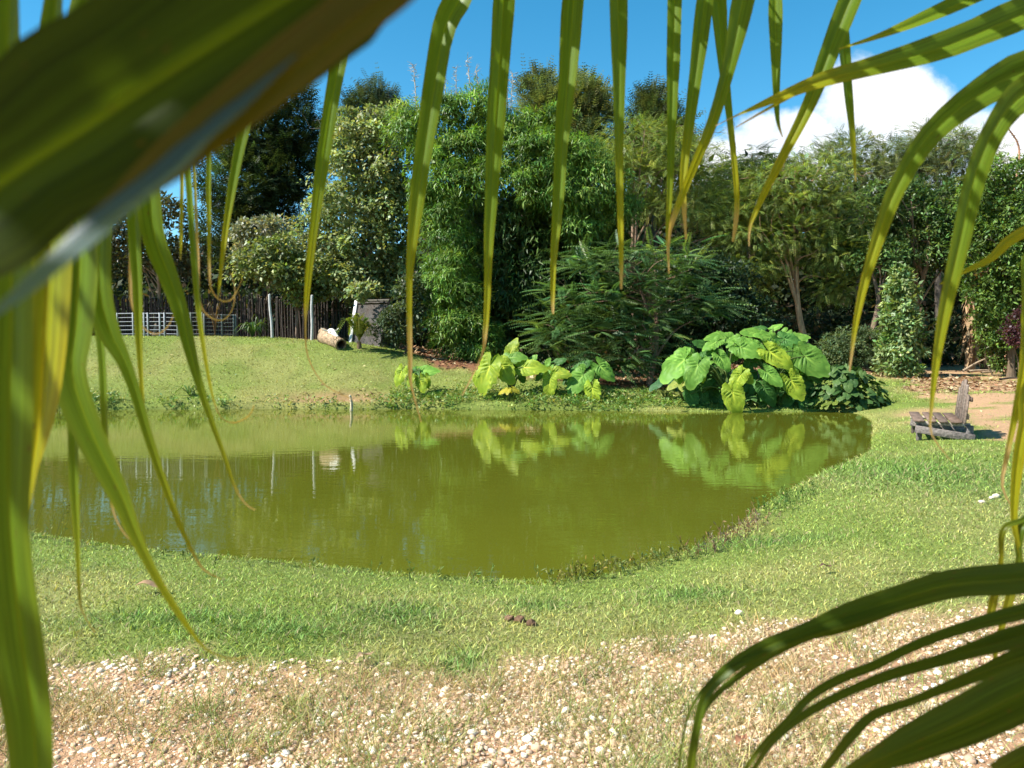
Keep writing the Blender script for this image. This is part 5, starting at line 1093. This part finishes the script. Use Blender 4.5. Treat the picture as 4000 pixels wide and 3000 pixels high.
LEFT = [
    ([(215, -130, 30), (190, -20, 60), (168, 60, 54), (150, 200, 60), (160, 400, 90), (165, 560, 110), (158, 700, 105), (150, 800, 88), (180, 900, 76), (220, 990, 64), (262, 1075, 50), (295, 1160, 34), (340, 1250, 22), (390, 1330, 15), (430, 1386, 7), (455, 1408, 4), (500, 1423, 3.5), (538, 1417, 2)], .50, .62, .955, (.1, .2)),
    ([(120, -140, 20), (110, 100, 70), (105, 300, 110), (100, 480, 150), (88, 700, 165), (82, 830, 140), (78, 920, 90), (68, 1010, 38), (58, 1120, 8)], .42, .5, .99, (.1, .25)),
    ([(20, -150, 30), (10, 200, 90), (15, 450, 110), (18, 650, 125), (12, 900, 138), (15, 1150, 118), (42, 1400, 135), (66, 1560, 118), (74, 1720, 105)], .34, 1.2, 1.3, (0, .1)),
    ([(300, -120, 20), (250, 200, 60), (215, 450, 66), (212, 620, 62), (236, 715, 48), (266, 775, 32), (293, 848, 24), (317, 931, 21), (350, 1031, 17), (385, 1125, 12), (415, 1190, 7), (440, 1230, 4), (478, 1251, 2)], .58, .60, .93, (.1, -.1)),
    ([(250, -125, 10), (205, 400, 22), (206, 638, 20), (220, 765, 20), (226, 900, 18), (233, 1030, 12), (240, 1080, 6), (250, 1120, 4), (275, 1160, 3.5), (300, 1171, 2.5), (305, 1150, 1.5)], .62, .6, .88, (.3, .2)),
    ([(190, -130, 10), (165, 500, 26), (155, 800, 27), (158, 903, 27), (161, 1050, 24), (167, 1160, 14), (172, 1288, 8), (180, 1325, 4), (206, 1366, 3)], .55, .66, .94, (-.2, .3)),
    ([(340, -115, 14), (320, 250, 46), (322, 430, 52), (335, 520, 48), (362, 590, 42), (393, 681, 32), (417, 781, 22), (447, 881, 14), (483, 981, 9), (507, 1051, 5), (530, 1088, 3), (552, 1102, 2)], .64, .60, .93, (.15, -.2)),
    ([(300, -120, 10), (290, 300, 28), (290, 480, 29), (297, 615, 24), (300, 715, 19), (305, 815, 11), (312, 898, 8), (328, 955, 4), (341, 976, 3)], .70, .55, .93, (-.3, .2)),
    ([(420, -105, 8), (402, 250, 16), (410, 420, 15), (423, 598, 16), (435, 715, 12), (451, 815, 8), (465, 875, 4), (481, 905, 3), (508, 913, 3), (538, 898, 2.5), (549, 876, 1.5)], .72, .5, .88, (.1, .4)),
    ([(430, -100, 5), (398, 300, 8), (392, 480, 8), (390, 562, 2.5)], .75, .2, .97, (.1, .1)),
    ([(470, -80, 6), (452, 330, 12), (452, 500, 9), (453, 600, 5), (460, 632, 3.5), (480, 650, 3.5), (503, 644, 3), (524, 600, 1.5)], .76, .45, .8, (.1, .1)),
    ([(590, -60, 10), (552, 200, 24), (530, 270, 25), (510, 360, 20), (490, 480, 15), (476, 600, 8), (471, 642, 2.5)], .74, .5, .97, (-.2, .2)),
    ([(300, -110, 6), (284, 500, 8), (282, 620, 6), (288, 670, 4), (312, 710, 3.2), (340, 721, 3.2), (366, 700, 2.2), (380, 660, 1.2)], .72, .3, .72, (0, 0)),
    ([(420, -100, 6), (428, 560, 6), (432, 650, 4), (450, 682, 3.2), (480, 692, 3.2), (502, 668, 2.2), (507, 620, 1.6), (496, 588, 1)], .78, .3, .70, (0, 0))]
for pts, Y, yl, tn, tw in LEFT: leaflet(leftf, baseA, pts, Y, yl, tn, tw, root=STEM[leftf.name])
# two big leaflets right at the lens
leaflet(nearf, baseA, [(960, -230, 140), (725, -90, 320), (630, -30, 345), (425, 100, 355), (220, 235, 355), (15, 370, 345), (-185, 505, 310), (-420, 660, 200)], .195, 1.5, 1.6, (.25, .35), .22, 34, .30, Y1=.178, hint=(.1, -1, -.45), rib=2.6, root=STEM[nearf.name])  # shade on its underside is put into the darkened leaf colour
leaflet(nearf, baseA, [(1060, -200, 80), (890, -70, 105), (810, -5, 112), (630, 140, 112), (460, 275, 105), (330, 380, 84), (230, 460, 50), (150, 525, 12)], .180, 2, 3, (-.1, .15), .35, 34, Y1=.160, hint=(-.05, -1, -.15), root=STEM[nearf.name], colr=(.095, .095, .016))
leaflet(nearf, baseA, [(640, 118, 8), (545, 205, 44), (445, 290, 66), (350, 378, 84), (245, 462, 92), (135, 556, 80), (45, 634, 50), (-50, 708, 12)], .172, 2, 3, (0, 0), .2, 34, Y1=.152, hint=(-.15, -.75, .65), colr=(.11, .20, .24))  # waxy leaflet strip with bluish sky sheen put into its colour

baseB = np.array([1.75, .35, hz(1.75, .35)])
palmB = empty('palm', baseB, 'second near palm whose dark leaflets reach in from the right edge', 'palm')
mb = MB(baseB); v, f = tube(catmull([baseB - [0, 0, .1], baseB + [.02, 0, .5], baseB + [-.02, .02, 1.0]], 5), np.linspace(.10, .07, 11), 10); mb.add(v, f, col_var(len(v), (.14, .13, .06), .12)); obj('stem', mb.build('stem', True), M_bark, palmB)
crownB = baseB + [-.02, .02, .95]
upr = rachis(palmB, baseB, [crownB, vt(2600, 700, .95), vt(2420, 260, .92), vt(2330, 40, .9), vt(2260, -160, .9)], .014)
low = rachis(palmB, baseB, [crownB, vt(2720, 1020, .72), vt(2540, 1160, .62), vt(2430, 1330, .56), vt(2370, 1560, .52)], .013)
UP = [([(2380, -40, 30), (2230, 20, 66), (2050, 95, 58), (1900, 140, 45), (1780, 172, 30), (1700, 203, 24), (1620, 237, 9), (1590, 250, 4), (1545, 272, 1.5)], .80, .5, .93, (.1, .3)),
      ([(2290, -100, 20), (2110, -12, 38), (2000, 38, 30), (1900, 78, 15), (1812, 106, 3)], .84, .6, .98, (.4, .6)),
      ([(2330, 0, 20), (1900, 128, 14), (1780, 168, 13), (1700, 212, 9), (1650, 240, 6), (1588, 276, 2)], .83, .5, .9, (.3, .3)),
      ([(2380, 110, 40), (2230, 145, 78), (2120, 200, 62), (2010, 290, 48), (1940, 400, 40), (1905, 490, 32), (1870, 600, 20), (1850, 690, 12), (1840, 760, 6), (1835, 802, 3)], .74, .55, .94, (-.1, .2)),
      ([(2380, 130, 36), (2230, 190, 66), (2160, 260, 48), (2110, 370, 43), (2075, 520, 38), (2045, 650, 30), (2030, 730, 22), (2020, 800, 15), (2012, 880, 7), (2013, 940, 3.5), (2060, 1002, 1.8)], .70, .55, .90, (0, .2)),
      ([(2480, 400, 14), (2215, 500, 22), (2140, 558, 15), (2080, 588, 8), (2030, 614, 2.5)], .85, .05, 1.2, (.2, .2)),
      ([(2420, 300, 14), (2235, 520, 24), (2222, 640, 26), (2214, 780, 22), (2196, 880, 16), (2176, 980, 10), (2165, 1050, 5), (2190, 1102, 2.5)], .80, .4, .85, (.1, .2)),
      ([(2480, 500, 12), (2240, 800, 26), (2212, 920, 26), (2196, 1020, 20), (2190, 1120, 14), (2200, 1180, 8), (2212, 1230, 4)], .72, .45, .99, (.1, .2))]
for pts, Y, yl, tn, tw in UP: leaflet(upr, baseB, pts, Y, yl, tn, tw, root=STEM[upr.name])
def z2(x, y, w): return (1382.6 + x * .375, 1050.8 + y * .375, w * .375)
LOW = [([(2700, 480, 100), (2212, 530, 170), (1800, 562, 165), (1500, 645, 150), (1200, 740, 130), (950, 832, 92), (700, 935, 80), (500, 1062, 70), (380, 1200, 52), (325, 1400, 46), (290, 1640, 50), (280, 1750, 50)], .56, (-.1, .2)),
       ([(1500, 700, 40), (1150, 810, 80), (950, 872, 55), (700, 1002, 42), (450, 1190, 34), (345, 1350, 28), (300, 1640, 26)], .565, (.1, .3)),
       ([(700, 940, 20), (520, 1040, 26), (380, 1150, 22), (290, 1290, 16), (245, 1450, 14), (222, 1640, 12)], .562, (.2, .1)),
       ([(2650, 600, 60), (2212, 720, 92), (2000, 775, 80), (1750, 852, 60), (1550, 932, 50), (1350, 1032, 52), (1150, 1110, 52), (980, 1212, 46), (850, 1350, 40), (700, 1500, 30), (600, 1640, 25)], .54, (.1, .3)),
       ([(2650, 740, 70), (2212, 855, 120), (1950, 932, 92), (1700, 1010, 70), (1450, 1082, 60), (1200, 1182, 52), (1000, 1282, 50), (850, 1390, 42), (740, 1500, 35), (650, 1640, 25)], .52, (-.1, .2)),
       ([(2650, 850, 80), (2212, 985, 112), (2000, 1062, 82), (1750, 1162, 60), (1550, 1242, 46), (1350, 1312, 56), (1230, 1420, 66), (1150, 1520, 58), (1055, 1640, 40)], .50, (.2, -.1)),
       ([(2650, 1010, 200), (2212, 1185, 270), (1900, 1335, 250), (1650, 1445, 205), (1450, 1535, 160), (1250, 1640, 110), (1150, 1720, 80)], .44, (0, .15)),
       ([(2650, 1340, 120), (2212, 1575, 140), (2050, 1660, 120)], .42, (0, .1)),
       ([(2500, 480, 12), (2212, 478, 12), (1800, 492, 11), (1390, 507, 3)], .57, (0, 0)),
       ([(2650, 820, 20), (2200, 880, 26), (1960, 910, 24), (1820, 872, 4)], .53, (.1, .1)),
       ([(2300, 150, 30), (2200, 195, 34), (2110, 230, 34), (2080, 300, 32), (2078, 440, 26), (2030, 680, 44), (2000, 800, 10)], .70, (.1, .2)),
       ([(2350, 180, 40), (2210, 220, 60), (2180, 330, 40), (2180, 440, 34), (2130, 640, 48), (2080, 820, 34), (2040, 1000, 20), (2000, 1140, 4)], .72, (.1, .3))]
for k, (pts, Y, tw) in enumerate(LOW): leaflet(low, baseB, [z2(*p) for p in pts], Y, .75 if k < 10 else .35, 1.3, tw, .3, dark=.55, hint=(-.1, -.8, .45), root=None if k in (1, 2) else STEM[low.name])  # shade on these lower leaflets is painted by darkening their green

# unseen: extra leaflets on the top frond and a whole frond, added for shade
RT = catmull([crownA, [-1.35, .5, 2.50], vt(500, -180, .95), vt(1100, -165, .98), vt(1650, -150, 1.0), vt(1950, -120, 1.02)], 8)
for k in range(8, len(RT) - 2):
    p = RT[k] + rng.normal(0, .01, 3); sx = rng.uniform(-.05, .12); leaflet_w(top, baseA, [p, p + [sx * .5, -.14, .06], p + [sx, -.30, .04], p + [sx * 1.3, -.44, -.03]], .036, (0, -.2, 1))
RN = catmull([crownA, [-.95, -.1, 2.42], [-.5, .16, 2.46], [0.0, .30, 2.36], [.30, .36, 2.24]], 9)
over = rachis(palmA, baseA, [crownA, [-.95, -.1, 2.42], [-.5, .16, 2.46], [0.0, .30, 2.36], [.30, .36, 2.24]], .013)
for k in range(7, len(RN) - 1):
    p = RN[k]; T_ = nrm(RN[min(k + 1, len(RN) - 1)] - RN[k - 1])
    for sg in (-1, 1):
        sd2 = np.array([-T_[1], T_[0], 0]) * sg; l = .42 if sg < 0 else .22; o = sd2 * l + T_ * .12
        leaflet_w(over, baseA, [p, p + o * .4 + [0, 0, .02], p + o * .8 + [0, 0, .0], p + o * 1.1 + [0, 0, -.06 if sg < 0 else -.02]], .075, (0, 0, 1))

# unseen fronds added behind the camera to block sky light from the leaflets
for fx, fy, fz in ((-.9, -.75, 2.5), (-.2, -.9, 2.7), (.6, -.95, 2.5)):
    e_ = np.array([fx, fy, fz]); bk = [crownA, crownA * .6 + e_ * .4 + np.array([0, -.1, .3]), e_, e_ + np.array([.25, .05, -.45])]
    fr = rachis(palmA, baseA, bk, .013); Q = catmull(bk, 8)
    for k in range(6, len(Q), 1):
        p = Q[k]; T_ = nrm(Q[min(k + 1, len(Q) - 1)] - Q[k - 1]); s_ = nrm(np.cross(T_, [0, 0, 1.]))
        for sg in (-1, 1):
            o = s_ * sg * .16 + T_ * .12; leaflet_w(fr, baseA, [p, p + o + [0, 0, -.05], p + o * 1.5 + [0, 0, -.40], p + o * 1.6 + [0, 0, -.85]], .06, nrm(s_ * sg + [0, 0, .8]))
